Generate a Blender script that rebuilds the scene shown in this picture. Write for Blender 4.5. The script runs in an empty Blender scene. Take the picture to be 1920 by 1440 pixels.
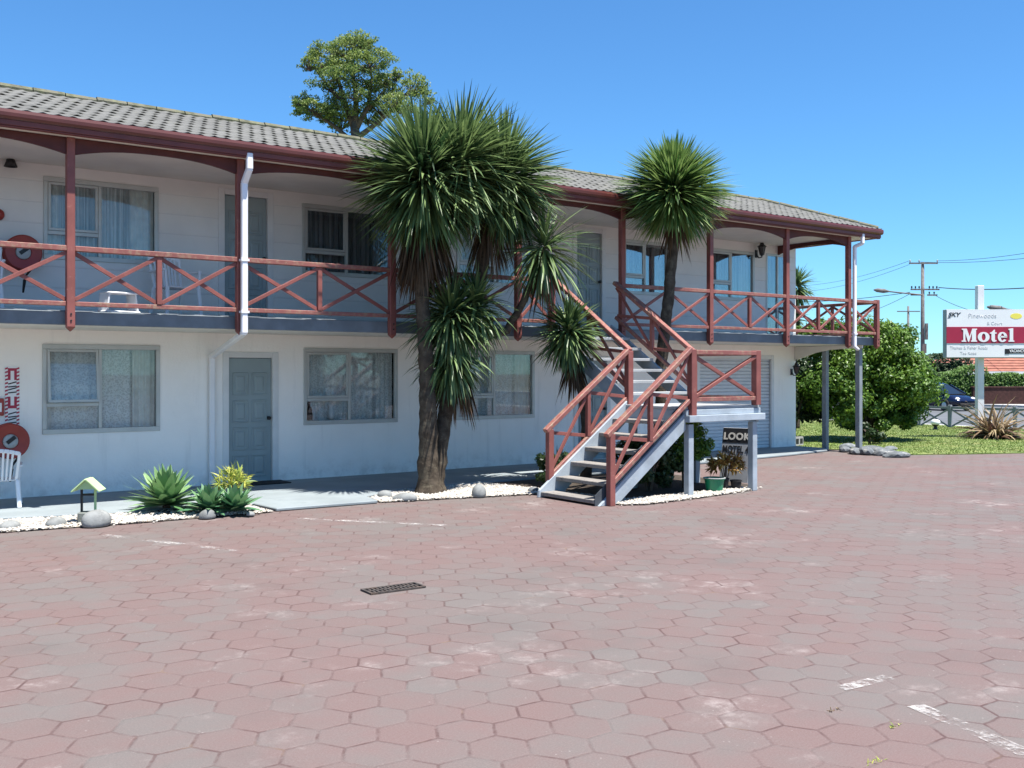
import bpy, bmesh, math, random
from mathutils import Vector, Matrix
R = math.radians
rng = random.Random(7)
S = bpy.context.scene
COL = S.collection

# ------------------------------------------------------------------ camera, sky, sun, exposure
CZ, FPX, HOR = 1.75, 1900.0, 697.0
YAW = math.atan2(2620, 1900)          # angle of view axis from the facade's X axis is 90deg - this
FX, FY = math.cos(YAW), math.sin(YAW)
FX, FY = 1900 / math.hypot(2620, 1900), 2620 / math.hypot(2620, 1900)
FX, FY = FX, FY
cam = bpy.data.cameras.new('camera')
cam.sensor_width = 36.0
cam.lens = FPX / 1920 * 36
cam.shift_y = (HOR - 720) / 1920
cam.clip_start, cam.clip_end = 0.05, 3000
camo = bpy.data.objects.new('camera', cam)
COL.objects.link(camo)
camo.location = (0, 0, CZ)
camo.rotation_euler = (R(90), 0, -math.atan2(FX, FY))
S.camera = camo

SUN = Vector((0.10, -0.31, 0.945)).normalized()
EL = math.asin(SUN.z)
w = bpy.data.worlds.new('World')
S.world = w
w.use_nodes = True
wn = w.node_tree
sky = wn.nodes.new('ShaderNodeTexSky')
sky.sky_type = 'NISHITA'
sky.sun_disc = False
sky.sun_elevation = EL
sky.sun_rotation = math.atan2(SUN.x, SUN.y)
sky.air_density = 1.0
sky.dust_density = 0.0
sky.ozone_density = 3.0
bg = wn.nodes['Background']
bg.inputs[1].default_value = 0.088
tint = wn.nodes.new('ShaderNodeMix')
tint.data_type = 'RGBA'
tint.blend_type = 'MULTIPLY'
tint.inputs[0].default_value = 1.0
tint.inputs[7].default_value = (0.42, 0.75, 1.0, 1)
wn.links.new(sky.outputs[0], tint.inputs[6])
wn.links.new(tint.outputs[2], bg.inputs[0])
sl = bpy.data.lights.new('sun', 'SUN')
sl.energy = 5.0
sl.angle = R(0.53)
sl.color = (1.0, 0.965, 0.92)
so = bpy.data.objects.new('sun', sl)
COL.objects.link(so)
so.rotation_euler = (-SUN).to_track_quat('-Z', 'Y').to_euler()
so.location = (0, 0, 30)
vs = S.view_settings
vs.view_transform = 'Standard'
vs.look = 'None'
vs.exposure = 1.12
vs.gamma = 1
try:
    S.cycles.max_bounces = 8
    S.cycles.transparent_max_bounces = 16
    S.cycles.use_denoising = True
except Exception:
    pass

# ------------------------------------------------------------------ where a point of the photograph lies
def ray(u):
    t = (u - 960) / FPX
    return FX + t * FY, FY - t * FX
def at(u, v, Y):
    rx, ry = ray(u)
    d = Y / ry
    return Vector((d * rx, Y, CZ + (HOR - v) / FPX * d))
def gnd(u, v, z=0.0):
    rx, ry = ray(u)
    d = (CZ - z) * FPX / (v - HOR)
    return Vector((d * rx, d * ry, z))
def atd(u, v, d):
    rx, ry = ray(u)
    return Vector((d * rx, d * ry, CZ + (HOR - v) / FPX * d))

# ------------------------------------------------------------------ naming and mesh helpers
def tag(o, label=None, cat=None, group=None, kind=None):
    if label: o['label'] = label
    if cat: o['category'] = cat
    if group: o['group'] = group
    if kind: o['kind'] = kind
    return o
def thing(name, label, cat, loc=(0, 0, 0), rz=0.0, group=None):
    o = bpy.data.objects.new(name, None)
    o.empty_display_size = 0.2
    COL.objects.link(o)
    o.location = loc
    o.rotation_euler = (0, 0, rz)
    return tag(o, label, cat, group)
def copy_tree(o, parent=None):
    c = o.copy()
    COL.objects.link(c)
    if parent:
        c.parent = parent
    for ch in list(o.children):
        copy_tree(ch, c)
    return c

class MB:
    def __init__(s):
        s.v, s.f, s.r = [], [], []
    def add(s, vs, fs, rnd=None):
        n = len(s.v)
        s.v += [tuple(p) for p in vs]
        s.f += [tuple(i + n for i in f) for f in fs]
        if rnd is not None:
            s.r += [rnd] * len(fs)
    def box(s, a, b):
        x0, y0, z0 = a; x1, y1, z1 = b
        s.add([(x0, y0, z0), (x1, y0, z0), (x1, y1, z0), (x0, y1, z0), (x0, y0, z1), (x1, y0, z1), (x1, y1, z1), (x0, y1, z1)],
              [(0, 3, 2, 1), (4, 5, 6, 7), (0, 1, 5, 4), (1, 2, 6, 5), (2, 3, 7, 6), (3, 0, 4, 7)])
        return s
    def cbox(s, c, d):
        return s.box([c[i] - d[i] / 2 for i in range(3)], [c[i] + d[i] / 2 for i in range(3)])
    def bar(s, p0, p1, wd, ht, side=None):
        p0, p1 = Vector(p0), Vector(p1)
        d = (p1 - p0).normalized()
        if side is None:
            side = d.cross(Vector((0, 0, 1)))
            if side.length < 1e-4: side = Vector((1, 0, 0))
        side = Vector(side).normalized()
        up = side.cross(d).normalized()
        q = []
        for p in (p0, p1):
            for a, b in ((-1, -1), (1, -1), (1, 1), (-1, 1)):
                q.append(p + side * a * wd / 2 + up * b * ht / 2)
        s.add(q, [(3, 2, 1, 0), (4, 5, 6, 7), (0, 1, 5, 4), (1, 2, 6, 5), (2, 3, 7, 6), (3, 0, 4, 7)])
        return s
    def tube(s, pts, rad, n=8, cap=True):
        pts = [Vector(p) for p in pts]
        if not hasattr(rad, '__len__'): rad = [rad] * len(pts)
        rings = []
        ref = Vector((0.31, 0.2, 1)).normalized()
        for i, p in enumerate(pts):
            d = (pts[min(i + 1, len(pts) - 1)] - pts[max(i - 1, 0)]).normalized()
            a = d.cross(ref)
            if a.length < 0.1: a = d.cross(Vector((1, 0, 0)))
            a.normalize(); b = d.cross(a)
            rings.append([p + (a * math.cos(2 * math.pi * k / n) + b * math.sin(2 * math.pi * k / n)) * rad[i] for k in range(n)])
        vs = [q for r in rings for q in r]
        fs = []
        for i in range(len(pts) - 1):
            for k in range(n):
                fs.append((i * n + k, i * n + (k + 1) % n, (i + 1) * n + (k + 1) % n, (i + 1) * n + k))
        if cap:
            fs.append(tuple(range(n))[::-1])
            fs.append(tuple((len(pts) - 1) * n + k for k in range(n)))
        s.add(vs, fs)
        return s
    def lathe(s, c, prof, n=24, axis='z'):
        vs, fs = [], []
        for (r_, h) in prof:
            for k in range(n):
                a = 2 * math.pi * k / n
                x, y = r_ * math.cos(a), r_ * math.sin(a)
                q = (x, y, h) if axis == 'z' else (x, h, y)
                vs.append((c[0] + q[0], c[1] + q[1], c[2] + q[2]))
        for i in range(len(prof) - 1):
            for k in range(n):
                fs.append((i * n + k, i * n + (k + 1) % n, (i + 1) * n + (k + 1) % n, (i + 1) * n + k))
        s.add(vs, fs)
        return s
    def prism(s, poly, y0, y1, axis='y'):
        """poly of (x, z) extruded in y, or (y, z) in x, or (x, y) in z"""
        n = len(poly)
        def P(p, h):
            return {'y': (p[0], h, p[1]), 'x': (h, p[0], p[1]), 'z': (p[0], p[1], h)}[axis]
        vs = [P(p, y0) for p in poly] + [P(p, y1) for p in poly]
        fs = [tuple(range(n)), tuple(range(2 * n - 1, n - 1, -1))] + [(i, i + n, (i + 1) % n + n, (i + 1) % n) for i in range(n)]
        s.add(vs, fs)
        return s
    def build(s, name, mat, parent=None, bevel=0.0, smooth=False, loc=None, fix=True):
        me = bpy.data.meshes.new(name)
        me.from_pydata(s.v, [], s.f)
        if s.r and len(s.r) == len(s.f):
            a = me.attributes.new('rnd', 'FLOAT', 'FACE')
            a.data.foreach_set('value', s.r)
        me.materials.append(mat)
        if fix and not s.r:
            bm = bmesh.new(); bm.from_mesh(me)
            bmesh.ops.recalc_face_normals(bm, faces=bm.faces)
            bm.to_mesh(me); bm.free()
        if smooth:
            me.polygons.foreach_set('use_smooth', [True] * len(me.polygons))
        me.update()
        o = bpy.data.objects.new(name, me)
        COL.objects.link(o)
        if parent: o.parent = parent
        if loc is not None: o.location = loc
        if bevel:
            m = o.modifiers.new('bevel', 'BEVEL')
            m.width = bevel; m.segments = 1; m.limit_method = 'ANGLE'; m.angle_limit = R(40)
        return o

# ------------------------------------------------------------------ materials
class NT:
    def __init__(s, name):
        s.m = bpy.data.materials.new(name)
        s.m.use_nodes = True
        s.t = s.m.node_tree
        s.b = s.t.nodes['Principled BSDF']
        s.out = s.t.nodes['Material Output']
    def n(s, kind, **kw):
        q = s.t.nodes.new('ShaderNode' + kind)
        for k, v in kw.items(): setattr(q, k, v)
        return q
    def l(s, a, b): s.t.links.new(a, b)
    def put(s, sock, v):
        if hasattr(v, 'is_linked') or hasattr(v, 'links'): s.l(v, sock)
        else: sock.default_value = v
    def math(s, op, a, b=0.0, c=None):
        q = s.n('Math', operation=op)
        s.put(q.inputs[0], a); s.put(q.inputs[1], b)
        if c is not None: s.put(q.inputs[2], c)
        return q.outputs[0]
    def mix(s, fac, a, b, bt='MIX'):
        q = s.n('Mix', data_type='RGBA', blend_type=bt)
        s.put(q.inputs[0], fac)
        for i, v in ((6, a), (7, b)):
            if isinstance(v, tuple): v = (*v[:3], 1)
            s.put(q.inputs[i], v)
        return q.outputs[2]
    def noise(s, vec, scale, detail=3, rough=.55):
        q = s.n('TexNoise')
        q.inputs['Scale'].default_value = scale
        q.inputs['Detail'].default_value = detail
        q.inputs['Roughness'].default_value = rough
        if vec is not None: s.l(vec, q.inputs['Vector'])
        return q.outputs[0]
    def ramp(s, fac, lo, hi, a=0.0, b=1.0):
        q = s.n('MapRange', interpolation_type='SMOOTHSTEP')
        s.put(q.inputs[0], fac)
        for i, v in enumerate((lo, hi, a, b)): q.inputs[i + 1].default_value = v
        return q.outputs[0]
    def obj(s): return s.n('TexCoord').outputs['Object']
    def pos(s): return s.n('NewGeometry').outputs['Position']
    def bump(s, h, strength=.3, dist=.02):
        q = s.n('Bump')
        q.inputs['Strength'].default_value = strength
        q.inputs['Distance'].default_value = dist
        s.l(h, q.inputs['Height'])
        s.l(q.outputs[0], s.b.inputs['Normal'])
    def fin(s, col, rough=.6, spec=.4, metal=0.0):
        if isinstance(col, tuple): col = (*col[:3], 1)
        s.put(s.b.inputs['Base Color'], col)
        s.put(s.b.inputs['Roughness'], rough)
        s.b.inputs['Specular IOR Level'].default_value = spec
        s.b.inputs['Metallic'].default_value = metal
        return s.m
def sc(c, k): return tuple(min(1, x * k) for x in c)
def pm(name, c, rough=.6, var=.18, scale=6, bump=.15, bscale=70, spec=.35, metal=0.0, dirt=None, dirt_amt=(.55, .75)):
    t = NT(name)
    p = t.pos()
    n1 = t.noise(p, scale, 5)
    col = t.mix(t.ramp(n1, .3, .7), sc(c, 1 - var), sc(c, 1 + var))
    if dirt:
        col = t.mix(t.ramp(t.noise(p, scale * .6 + 1.3, 7, .7), dirt_amt[0], dirt_amt[1]), col, dirt)
    if bump: t.bump(t.noise(p, bscale, 3), bump, .01)
    return t.fin(col, rough, spec, metal)
def timber(name, c, worn, amt=(.58, .7), rough=.55):
    """painted boards: faint brush grain, weathered patches"""
    t = NT(name)
    p = t.pos()
    col = t.mix(t.ramp(t.noise(p, 3.5, 5), .3, .7), sc(c, .84), sc(c, 1.14))
    col = t.mix(t.ramp(t.noise(p, 14, 8, .75), amt[0], amt[1]), col, worn)
    col = t.mix(t.ramp(t.noise(p, 34, 6, .8), .60, .68, 0, .7), col, sc(worn, .55))
    col = t.mix(t.ramp(t.noise(p, 1.3, 4, .6), .45, .75, 0, .35), col, sc(c, .62))
    t.bump(t.noise(p, 70, 5, .7), .4, .005)
    return t.fin(col, rough, .35)
def leafmat(name, dark, light, rough=.4, trans=.25, spec=.4):
    t = NT(name)
    a = t.n('Attribute', attribute_name='rnd')
    col = t.mix(a.outputs['Fac'], dark, light)
    t.fin(col, rough, spec)
    tr = t.n('BsdfTranslucent')
    hs = t.n('HueSaturation'); hs.inputs['Value'].default_value = 1.35
    t.l(col, hs.inputs['Color']); t.l(hs.outputs[0], tr.inputs[0])
    ms = t.n('MixShader'); ms.inputs[0].default_value = trans
    t.l(t.b.outputs[0], ms.inputs[1]); t.l(tr.outputs[0], ms.inputs[2]); t.l(ms.outputs[0], t.out.inputs[0])
    return t.m

def paver_mat():
    t = NT('hexagon_pavers')
    p = t.pos()
    wob = t.n('VectorMath', operation='SCALE'); wob.inputs[3].default_value = .042
    nw = t.n('TexNoise'); nw.inputs['Scale'].default_value = 2.6; nw.inputs['Detail'].default_value = 4
    t.l(p, nw.inputs['Vector'])
    cen = t.n('VectorMath', operation='SUBTRACT'); cen.inputs[1].default_value = (.5, .5, .5)
    t.l(nw.outputs['Color'], cen.inputs[0]); t.l(cen.outputs[0], wob.inputs[0])
    ad = t.n('VectorMath', operation='ADD'); t.l(p, ad.inputs[0]); t.l(wob.outputs[0], ad.inputs[1])
    sp = t.n('SeparateXYZ'); t.l(ad.outputs[0], sp.inputs[0])
    q3 = math.sqrt(3)
    a = t.math('MULTIPLY', sp.outputs[1], 1 / .285)
    b = t.math('MULTIPLY', sp.outputs[0], 1 / .285)
    fm = 'FLOORED_MODULO'
    a1 = t.math('SUBTRACT', t.math(fm, a, 1.0), .5)
    b1 = t.math('SUBTRACT', t.math(fm, b, q3), q3 / 2)
    a2 = t.math('SUBTRACT', t.math(fm, t.math('SUBTRACT', a, .5), 1.0), .5)
    b2 = t.math('SUBTRACT', t.math(fm, t.math('SUBTRACT', b, q3 / 2), q3), q3 / 2)
    d1 = t.math('ADD', t.math('MULTIPLY', a1, a1), t.math('MULTIPLY', b1, b1))
    d2 = t.math('ADD', t.math('MULTIPLY', a2, a2), t.math('MULTIPLY', b2, b2))
    k = t.math('LESS_THAN', d1, d2)
    def sel(x, y):
        return t.math('ADD', t.math('MULTIPLY', x, k), t.math('MULTIPLY', y, t.math('SUBTRACT', 1.0, k)))
    ga, gb = sel(a1, a2), sel(b1, b2)
    aa, ab = t.math('ABSOLUTE', ga), t.math('ABSOLUTE', gb)
    hd = t.math('MAXIMUM', aa, t.math('ADD', t.math('MULTIPLY', aa, .5), t.math('MULTIPLY', ab, q3 / 2)))
    idv = t.n('CombineXYZ')
    t.l(t.math('ROUND', t.math('MULTIPLY', t.math('SUBTRACT', a, ga), 2)), idv.inputs[0])
    t.l(t.math('ROUND', t.math('MULTIPLY', t.math('SUBTRACT', b, gb), 2 / q3)), idv.inputs[1])
    wn_ = t.n('TexWhiteNoise', noise_dimensions='2D'); t.l(idv.outputs[0], wn_.inputs['Vector'])
    rnd = wn_.outputs['Value']
    big = t.noise(p, .55, 4, .6)
    mid = t.noise(p, 2.3, 5, .65)
    fine = t.noise(p, 95, 6, .85)
    sel_ = t.math('ADD', t.math('MULTIPLY', rnd, .22), t.math('ADD', t.math('MULTIPLY', big, 1.15), t.math('MULTIPLY', mid, .75)))
    redness = t.ramp(sel_, .78, 1.34)
    col = t.mix(redness, (.124, .110, .100), (.147, .092, .084))
    col = t.mix(t.ramp(wn_.outputs['Color'] if False else rnd, .0, 1.0, 0, .35), col, (.122, .082, .073))
    # grain of the concrete
    col = t.mix(t.ramp(fine, .40, .68, 0, .55), col, (.195, .155, .142))
    sg = t.math('ADD', .62, t.math('MULTIPLY', t.noise(p, 210, 2, .8), .76))
    gv = t.n('CombineColor'); [t.l(sg, gv.inputs[i]) for i in range(3)]
    col = t.mix(.75, col, gv.outputs[0], 'MULTIPLY')
    # pale wear and lime bloom
    bl = t.math('MULTIPLY', t.ramp(t.noise(p, .9, 7, .72), .54, .72), t.ramp(t.noise(p, 6, 6, .75), .42, .62))
    col = t.mix(t.math('MULTIPLY', bl, .85), col, (.30, .255, .235))
    # dark oil and tyre grime
    col = t.mix(t.ramp(t.noise(p, .8, 5, .6), .52, .74, 0, .32), col, (.085, .079, .073))
    # oil drips, gum and leaf litter specks
    vo = t.n('TexVoronoi'); vo.inputs['Scale'].default_value = 3.1; t.l(p, vo.inputs['Vector'])
    spot = t.math('MULTIPLY', t.ramp(vo.outputs['Distance'], .03, .09, 1, 0), t.ramp(t.noise(p, .7, 2), .5, .6))
    col = t.mix(t.math('MULTIPLY', spot, .6), col, (.05, .042, .038))
    v2 = t.n('TexVoronoi'); v2.inputs['Scale'].default_value = 17; t.l(p, v2.inputs['Vector'])
    chip = t.math('MULTIPLY', t.ramp(v2.outputs['Distance'], .05, .12, 1, 0), t.ramp(t.noise(p, 1.9, 4), .52, .62))
    col = t.mix(t.math('MULTIPLY', chip, .5), col, (.33, .29, .27))
    nh = t.math('ADD', hd, t.math('MULTIPLY', t.math('SUBTRACT', t.noise(p, 24, 5, .75), .5), .05))
    j = t.ramp(nh, .458, .488)
    jn = t.ramp(t.noise(p, 2.3, 6, .75), .40, .64, .0, .9)
    jc = t.mix(t.ramp(t.noise(p, 3.1, 3), .6, .72), (.078, .044, .040), (.17, .115, .075))
    col = t.mix(t.math('MULTIPLY', j, jn), col, jc)
    h = t.math('ADD', t.math('MULTIPLY', t.ramp(nh, .44, .495), -1.0), t.math('MULTIPLY', fine, .16))
    h = t.math('ADD', h, t.math('MULTIPLY', rnd, .25))
    t.bump(h, .42, .006)
    return t.fin(col, .82, .3)

def glass_mat():
    t = NT('window_glass')
    tr = t.n('BsdfTransparent'); tr.inputs[0].default_value = (.92, .95, .95, 1)
    gl = t.n('BsdfGlossy'); gl.inputs['Roughness'].default_value = .015
    gl.inputs[0].default_value = (.95, .97, 1, 1)
    fr = t.n('Fresnel'); fr.inputs[0].default_value = 1.52
    ms = t.n('MixShader')
    t.l(t.math('MINIMUM', t.math('ADD', t.math('MULTIPLY', fr.outputs[0], .85), .0), 1.0), ms.inputs[0])
    t.l(tr.outputs[0], ms.inputs[1]); t.l(gl.outputs[0], ms.inputs[2]); t.l(ms.outputs[0], t.out.inputs[0])
    return t.m
def lace_mat(name, a, b, sc_=38):
    t = NT(name)
    p = t.pos()
    v = t.n('TexVoronoi'); v.inputs['Scale'].default_value = sc_
    t.l(p, v.inputs['Vector'])
    f = t.math('ADD', t.math('MULTIPLY', v.outputs[0], .9), t.math('MULTIPLY', t.noise(p, 22, 5), .6))
    col = t.mix(t.ramp(f, .45, .95), b, a)
    return t.fin(col, .9, .1)
def board_wall_mat():
    """upper storey: painted horizontal weatherboards"""
    t = NT('painted_weatherboard')
    p = t.pos()
    sp = t.n('SeparateXYZ'); t.l(p, sp.inputs[0])
    z = t.math('FLOORED_MODULO', t.math('MULTIPLY', sp.outputs[2], 1 / .29), 1.0)
    c = t.mix(t.ramp(t.noise(p, 1.4, 5), .3, .7), (.66, .66, .635), (.73, .725, .695))
    g = t.ramp(z, 0, .05, 1, 0)
    c = t.mix(t.math('MULTIPLY', g, .25), c, (.30, .32, .34))
    t.bump(t.math('ADD', t.ramp(z, 0, .09), t.math('MULTIPLY', z, -.35)), .5, .012)
    return t.fin(c, .55, .35)
def plaster_mat():
    t = NT('painted_plaster')
    p = t.pos()
    sp = t.n('SeparateXYZ'); t.l(p, sp.inputs[0])
    st = t.n('Mapping'); st.inputs['Scale'].default_value = (7, 7, .55); t.l(p, st.inputs['Vector'])
    c = t.mix(t.ramp(t.noise(p, 1.6, 5), .3, .7), (.86, .835, .79), (.90, .875, .83))
    c = t.mix(t.math('MULTIPLY', t.ramp(t.noise(st.outputs[0], 1, 5, .6), .54, .75), .3), c, (.58, .57, .54))
    low = t.math('MULTIPLY', t.ramp(sp.outputs[2], .02, .42, 1, 0), t.ramp(t.noise(p, 5, 6, .7), .4, .7))
    c = t.mix(t.math('MULTIPLY', low, .55), c, (.50, .46, .42))
    c = t.mix(t.ramp(t.noise(p, 3.3, 7, .75), .62, .74, 0, .3), c, (.70, .69, .66))
    t.bump(t.math('ADD', t.noise(p, 26, 4), t.math('MULTIPLY', t.noise(p, 2.2, 2), 1.5)), .3, .012)
    return t.fin(c, .6, .3)
def pleat_mat(name, c):
    t = NT(name)
    p = t.pos()
    st = t.n('Mapping'); st.inputs['Scale'].default_value = (26, 26, .35); t.l(p, st.inputs['Vector'])
    col = t.mix(t.ramp(t.noise(st.outputs[0], 1, 4, .6), .36, .64), sc(c, .55), sc(c, 1.08))
    t.bump(t.noise(p, 180, 2), .1, .003)
    return t.fin(col, .9, .1)
def worn_line_mat():
    t = NT('worn_white_line_paint')
    p = t.pos()
    f = t.math('ADD', t.math('MULTIPLY', t.noise(p, 3.2, 6, .7), .6), t.math('MULTIPLY', t.noise(p, 26, 6, .75), .5))
    t.fin((.52, .49, .46), .85, .2)
    tr = t.n('BsdfTransparent')
    ms = t.n('MixShader')
    t.l(t.ramp(f, .50, .70, 0, .85), ms.inputs[0])
    t.l(tr.outputs[0], ms.inputs[1]); t.l(t.b.outputs[0], ms.inputs[2]); t.l(ms.outputs[0], t.out.inputs[0])
    return t.m
def roofing_mat():
    t = NT('pressed_roof_tile')
    p = t.pos()
    c = t.mix(t.ramp(t.noise(p, 2.2, 6, .7), .35, .7), (.125, .123, .112), (.165, .162, .148))
    c = t.mix(t.ramp(t.noise(p, 9, 8, .75), .56, .7), c, (.085, .085, .07))
    c = t.mix(t.ramp(t.noise(p, 5, 6, .7), .55, .75, 0, .6), c, (.165, .162, .105))
    t.bump(t.noise(p, 60, 4), .4, .01)
    return t.fin(c, .85, .2)

M = {}
M['paver'] = paver_mat()
M['plaster'] = plaster_mat()
M['board'] = board_wall_mat()
M['cream'] = pm('cream_soffit_paint', (.70, .68, .61), .65, .05, 2, .1, 40)
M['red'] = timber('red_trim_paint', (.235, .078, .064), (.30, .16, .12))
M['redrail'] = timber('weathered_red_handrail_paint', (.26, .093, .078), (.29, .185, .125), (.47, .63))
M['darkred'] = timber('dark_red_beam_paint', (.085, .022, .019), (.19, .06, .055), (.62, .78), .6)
M['gutter'] = pm('red_gutter_enamel', (.105, .027, .022), .38, .12, 3, .05, 20, .5)
M['fascia'] = pm('red_fascia_paint', (.155, .044, .037), .5, .14, 3, .1, 30)
M['bluegrey'] = timber('blue_grey_timber_paint', (.33, .375, .41), (.36, .38, .38), (.54, .72))
M['supportgrey'] = timber('grey_support_post_paint', (.21, .235, .25), (.30, .32, .32), (.6, .76))
M['deckfascia'] = timber('slate_grey_deck_paint', (.145, .168, .185), (.22, .25, .27), (.64, .8))
M['deckfloor'] = pm('grey_deck_boards', (.30, .32, .33), .8, .12, 4, .2, 60)
M['carriage'] = pm('stair_shade_paint', (.06, .068, .078), .8, .15, 6, .2, 50)  # dark tone painted for the shade beside the lower flight
M['tread'] = timber('bare_weathered_tread', (.25, .23, .205), (.14, .13, .12), (.48, .66), .85)
M['whitetread'] = timber('pale_painted_tread', (.36, .37, .37), (.22, .22, .215), (.56, .7), .7)
M['pipe'] = pm('white_pvc_downpipe', (.78, .78, .79), .4, .04, 3, 0)
M['alu'] = pm('window_aluminium', (.46, .47, .45), .42, .07, 3, .03, 40, .5, .25)
M['reveal'] = pm('window_reveal_paint', (.50, .49, .45), .6, .08, 3, .05, 40)
M['glass'] = glass_mat()
M['lace'] = lace_mat('lace_net_curtain', (.84, .84, .83), (.58, .585, .58), 40)
M['sheer'] = pleat_mat('sheer_pleated_curtain', (.70, .70, .70))
M['dim'] = pleat_mat('dark_pleated_curtain', (.26, .265, .28))
M['sidecurtain'] = pm('pale_side_curtain', (.72, .70, .66), .9, .1, 8, .1, 60)
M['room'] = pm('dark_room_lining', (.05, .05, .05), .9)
M['door'] = pm('grey_green_door_paint', (.265, .325, .335), .5, .06, 2, .08, 60)
M['doorframe'] = pm('white_door_frame', (.66, .67, .66), .55, .05, 3, .05, 50)
M['black'] = pm('black_iron', (.02, .02, .021), .45, .2, 10, .1, 40)
M['rubber'] = pm('black_rubber', (.022, .02, .019), .85, .2, 20, .3, 80)
M['tile'] = roofing_mat()
M['moss'] = pm('lichened_ridge_mortar', (.13, .13, .075), .9, .35, 9, .6, 40, dirt=(.15, .14, .10), dirt_amt=(.42, .6))
M['path'] = pm('painted_concrete_path', (.225, .255, .26), .75, .1, 1.4, .2, 60, dirt=(.19, .215, .22), dirt_amt=(.52, .75))
M['pebble'] = pm('white_limestone_chip', (.44, .41, .36), .85, .3, 34, 0, dirt=(.30, .235, .165), dirt_amt=(.52, .66))
M['gravelbase'] = pm('gravel_bed', (.30, .26, .21), .9, .25, 30, .8, 60)
M['soil'] = pm('dark_soil', (.05, .038, .028), .95, .3, 12, .8, 40)
M['stone'] = pm('grey_river_stone', (.20, .205, .195), .75, .22, 7, .3, 45, dirt=(.30, .30, .28), dirt_amt=(.5, .72))
M['slate'] = pm('grey_slate_rock', (.12, .13, .135), .85, .3, 5, .6, 30, dirt=(.34, .33, .30), dirt_amt=(.52, .66))
M['line'] = worn_line_mat()
M['iron'] = pm('rusty_iron_grate', (.06, .05, .044), .8, .3, 14, .4, 60, dirt=(.10, .068, .05), dirt_amt=(.5, .65))
M['plastic'] = pm('white_plastic', (.74, .75, .76), .35, .03, 3, 0, spec=.5)
M['hosered'] = pm('hose_reel_red', (.30, .028, .018), .4, .12, 5, .05, 40, .5)
M['hosegrey'] = pm('reel_hub_grey', (.38, .39, .38), .45, .1, 6, .05)
M['signwhite'] = pm('white_sign_face', (.80, .80, .79), .35, .02, 2, 0)
M['boardgrey'] = pm('shaded_board_face', (.26, .27, .28), .7, .12, 5, .1)  # white face greyed, its shade put into the colour
M['boardcream'] = pm('dull_cream_letter', (.50, .47, .41), .7, .1, 5, 0)  # cream letters in a dulled tone
M['signred'] = pm('crimson_sign_face', (.36, .022, .055), .35, .06, 2, 0)
M['signgrey'] = pm('sign_frame_grey', (.33, .36, .38), .5, .08, 3, .05)
M['signblack'] = pm('black_sign_ink', (.018, .018, .02), .5, .1, 5, 0)
M['faint'] = pm('faded_sign_ink', (.60, .58, .585), .5, .1, 5, 0)
M['yellow'] = pm('yellow_sign_ink', (.85, .74, .12), .5, .04, 5, 0)
M['greenplastic'] = pm('green_plastic_bucket', (.012, .20, .095), .35, .08, 4, 0, spec=.5)
M['wellgreen'] = pm('pale_green_well_paint', (.42, .58, .28), .6, .08, 6, .15, 40)
M['wellstone'] = pm('grey_well_block', (.16, .17, .15), .85, .2, 14, .5, 50)
M['bark'] = pm('ridged_cabbage_tree_bark', (.07, .055, .040), .95, .35, 9, 1.0, 28, .15, dirt=(.12, .10, .07), dirt_amt=(.5, .66))
M['treebark'] = pm('grey_brown_bark', (.10, .075, .055), .9, .3, 6, .6, 25)
M['cord'] = leafmat('cabbage_tree_leaf', (.018, .052, .018), (.20, .28, .10), .42, .2, .45)
M['cordlow'] = leafmat('cabbage_tree_shade_leaf', (.018, .04, .018), (.075, .10, .05), .36, .15, .5)
M['cordbright'] = leafmat('bright_cabbage_tree_leaf', (.035, .095, .018), (.235, .325, .10), .42, .22, .45)  # brighter green leaf for the right-hand tree
M['deadleaf'] = leafmat('dead_hanging_leaf', (.045, .028, .016), (.14, .085, .045), .8, .15, .2)
M['agave'] = leafmat('agave_leaf', (.08, .19, .07), (.24, .37, .16), .5, .12, .35)
M['bluegreen'] = leafmat('blue_green_rosette_leaf', (.06, .17, .08), (.19, .32, .15), .5, .12, .35)
M['yellowleaf'] = leafmat('yellow_variegated_leaf', (.14, .23, .035), (.46, .45, .09), .5, .2, .35)
M['bushleaf'] = leafmat('bright_shrub_leaf', (.03, .085, .010), (.17, .275, .038), .42, .26, .35)
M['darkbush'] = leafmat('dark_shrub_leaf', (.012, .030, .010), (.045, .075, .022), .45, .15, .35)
M['hedge'] = leafmat('clipped_hedge_leaf', (.03, .08, .015), (.13, .22, .04), .5, .2, .3)
M['gum'] = leafmat('open_crown_leaf', (.045, .10, .024), (.28, .34, .09), .5, .4, .35)
M['copper'] = leafmat('copper_leaf', (.16, .055, .02), (.55, .36, .09), .5, .25, .3)
M['flax'] = leafmat('bronze_flax_leaf', (.10, .045, .035), (.36, .28, .15), .5, .15, .35)
M['striped'] = leafmat('pale_spike_leaf', (.13, .19, .12), (.40, .45, .30), .5, .15, .35)
M['grassblade'] = leafmat('lawn_blade', (.08, .135, .026), (.20, .25, .06), .6, .25, .25)
M['lawn'] = pm('mown_lawn', (.12, .165, .04), .9, .3, 1.2, .6, 50, dirt=(.27, .26, .10), dirt_amt=(.45, .7))
M['ground'] = pm('distant_ground', (.15, .145, .11), .95, .25, .05, 0)
M['asphalt'] = pm('street_asphalt', (.11, .115, .12), .9, .12, .5, .2, 60)
M['kerb'] = pm('kerb_concrete', (.40, .39, .37), .85, .1, 1.5, .1)
M['whitepole'] = pm('white_pole_paint', (.75, .75, .74), .5, .05, 3, 0)
M['polewood'] = pm('grey_pole_timber', (.16, .145, .135), .9, .2, 5, .3)
M['wire'] = pm('black_cable', (.05, .05, .055), .6, .1, 3, 0)
M['fencegrey'] = pm('grey_fence_paint', (.20, .215, .225), .7, .12, 4, .1)
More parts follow.
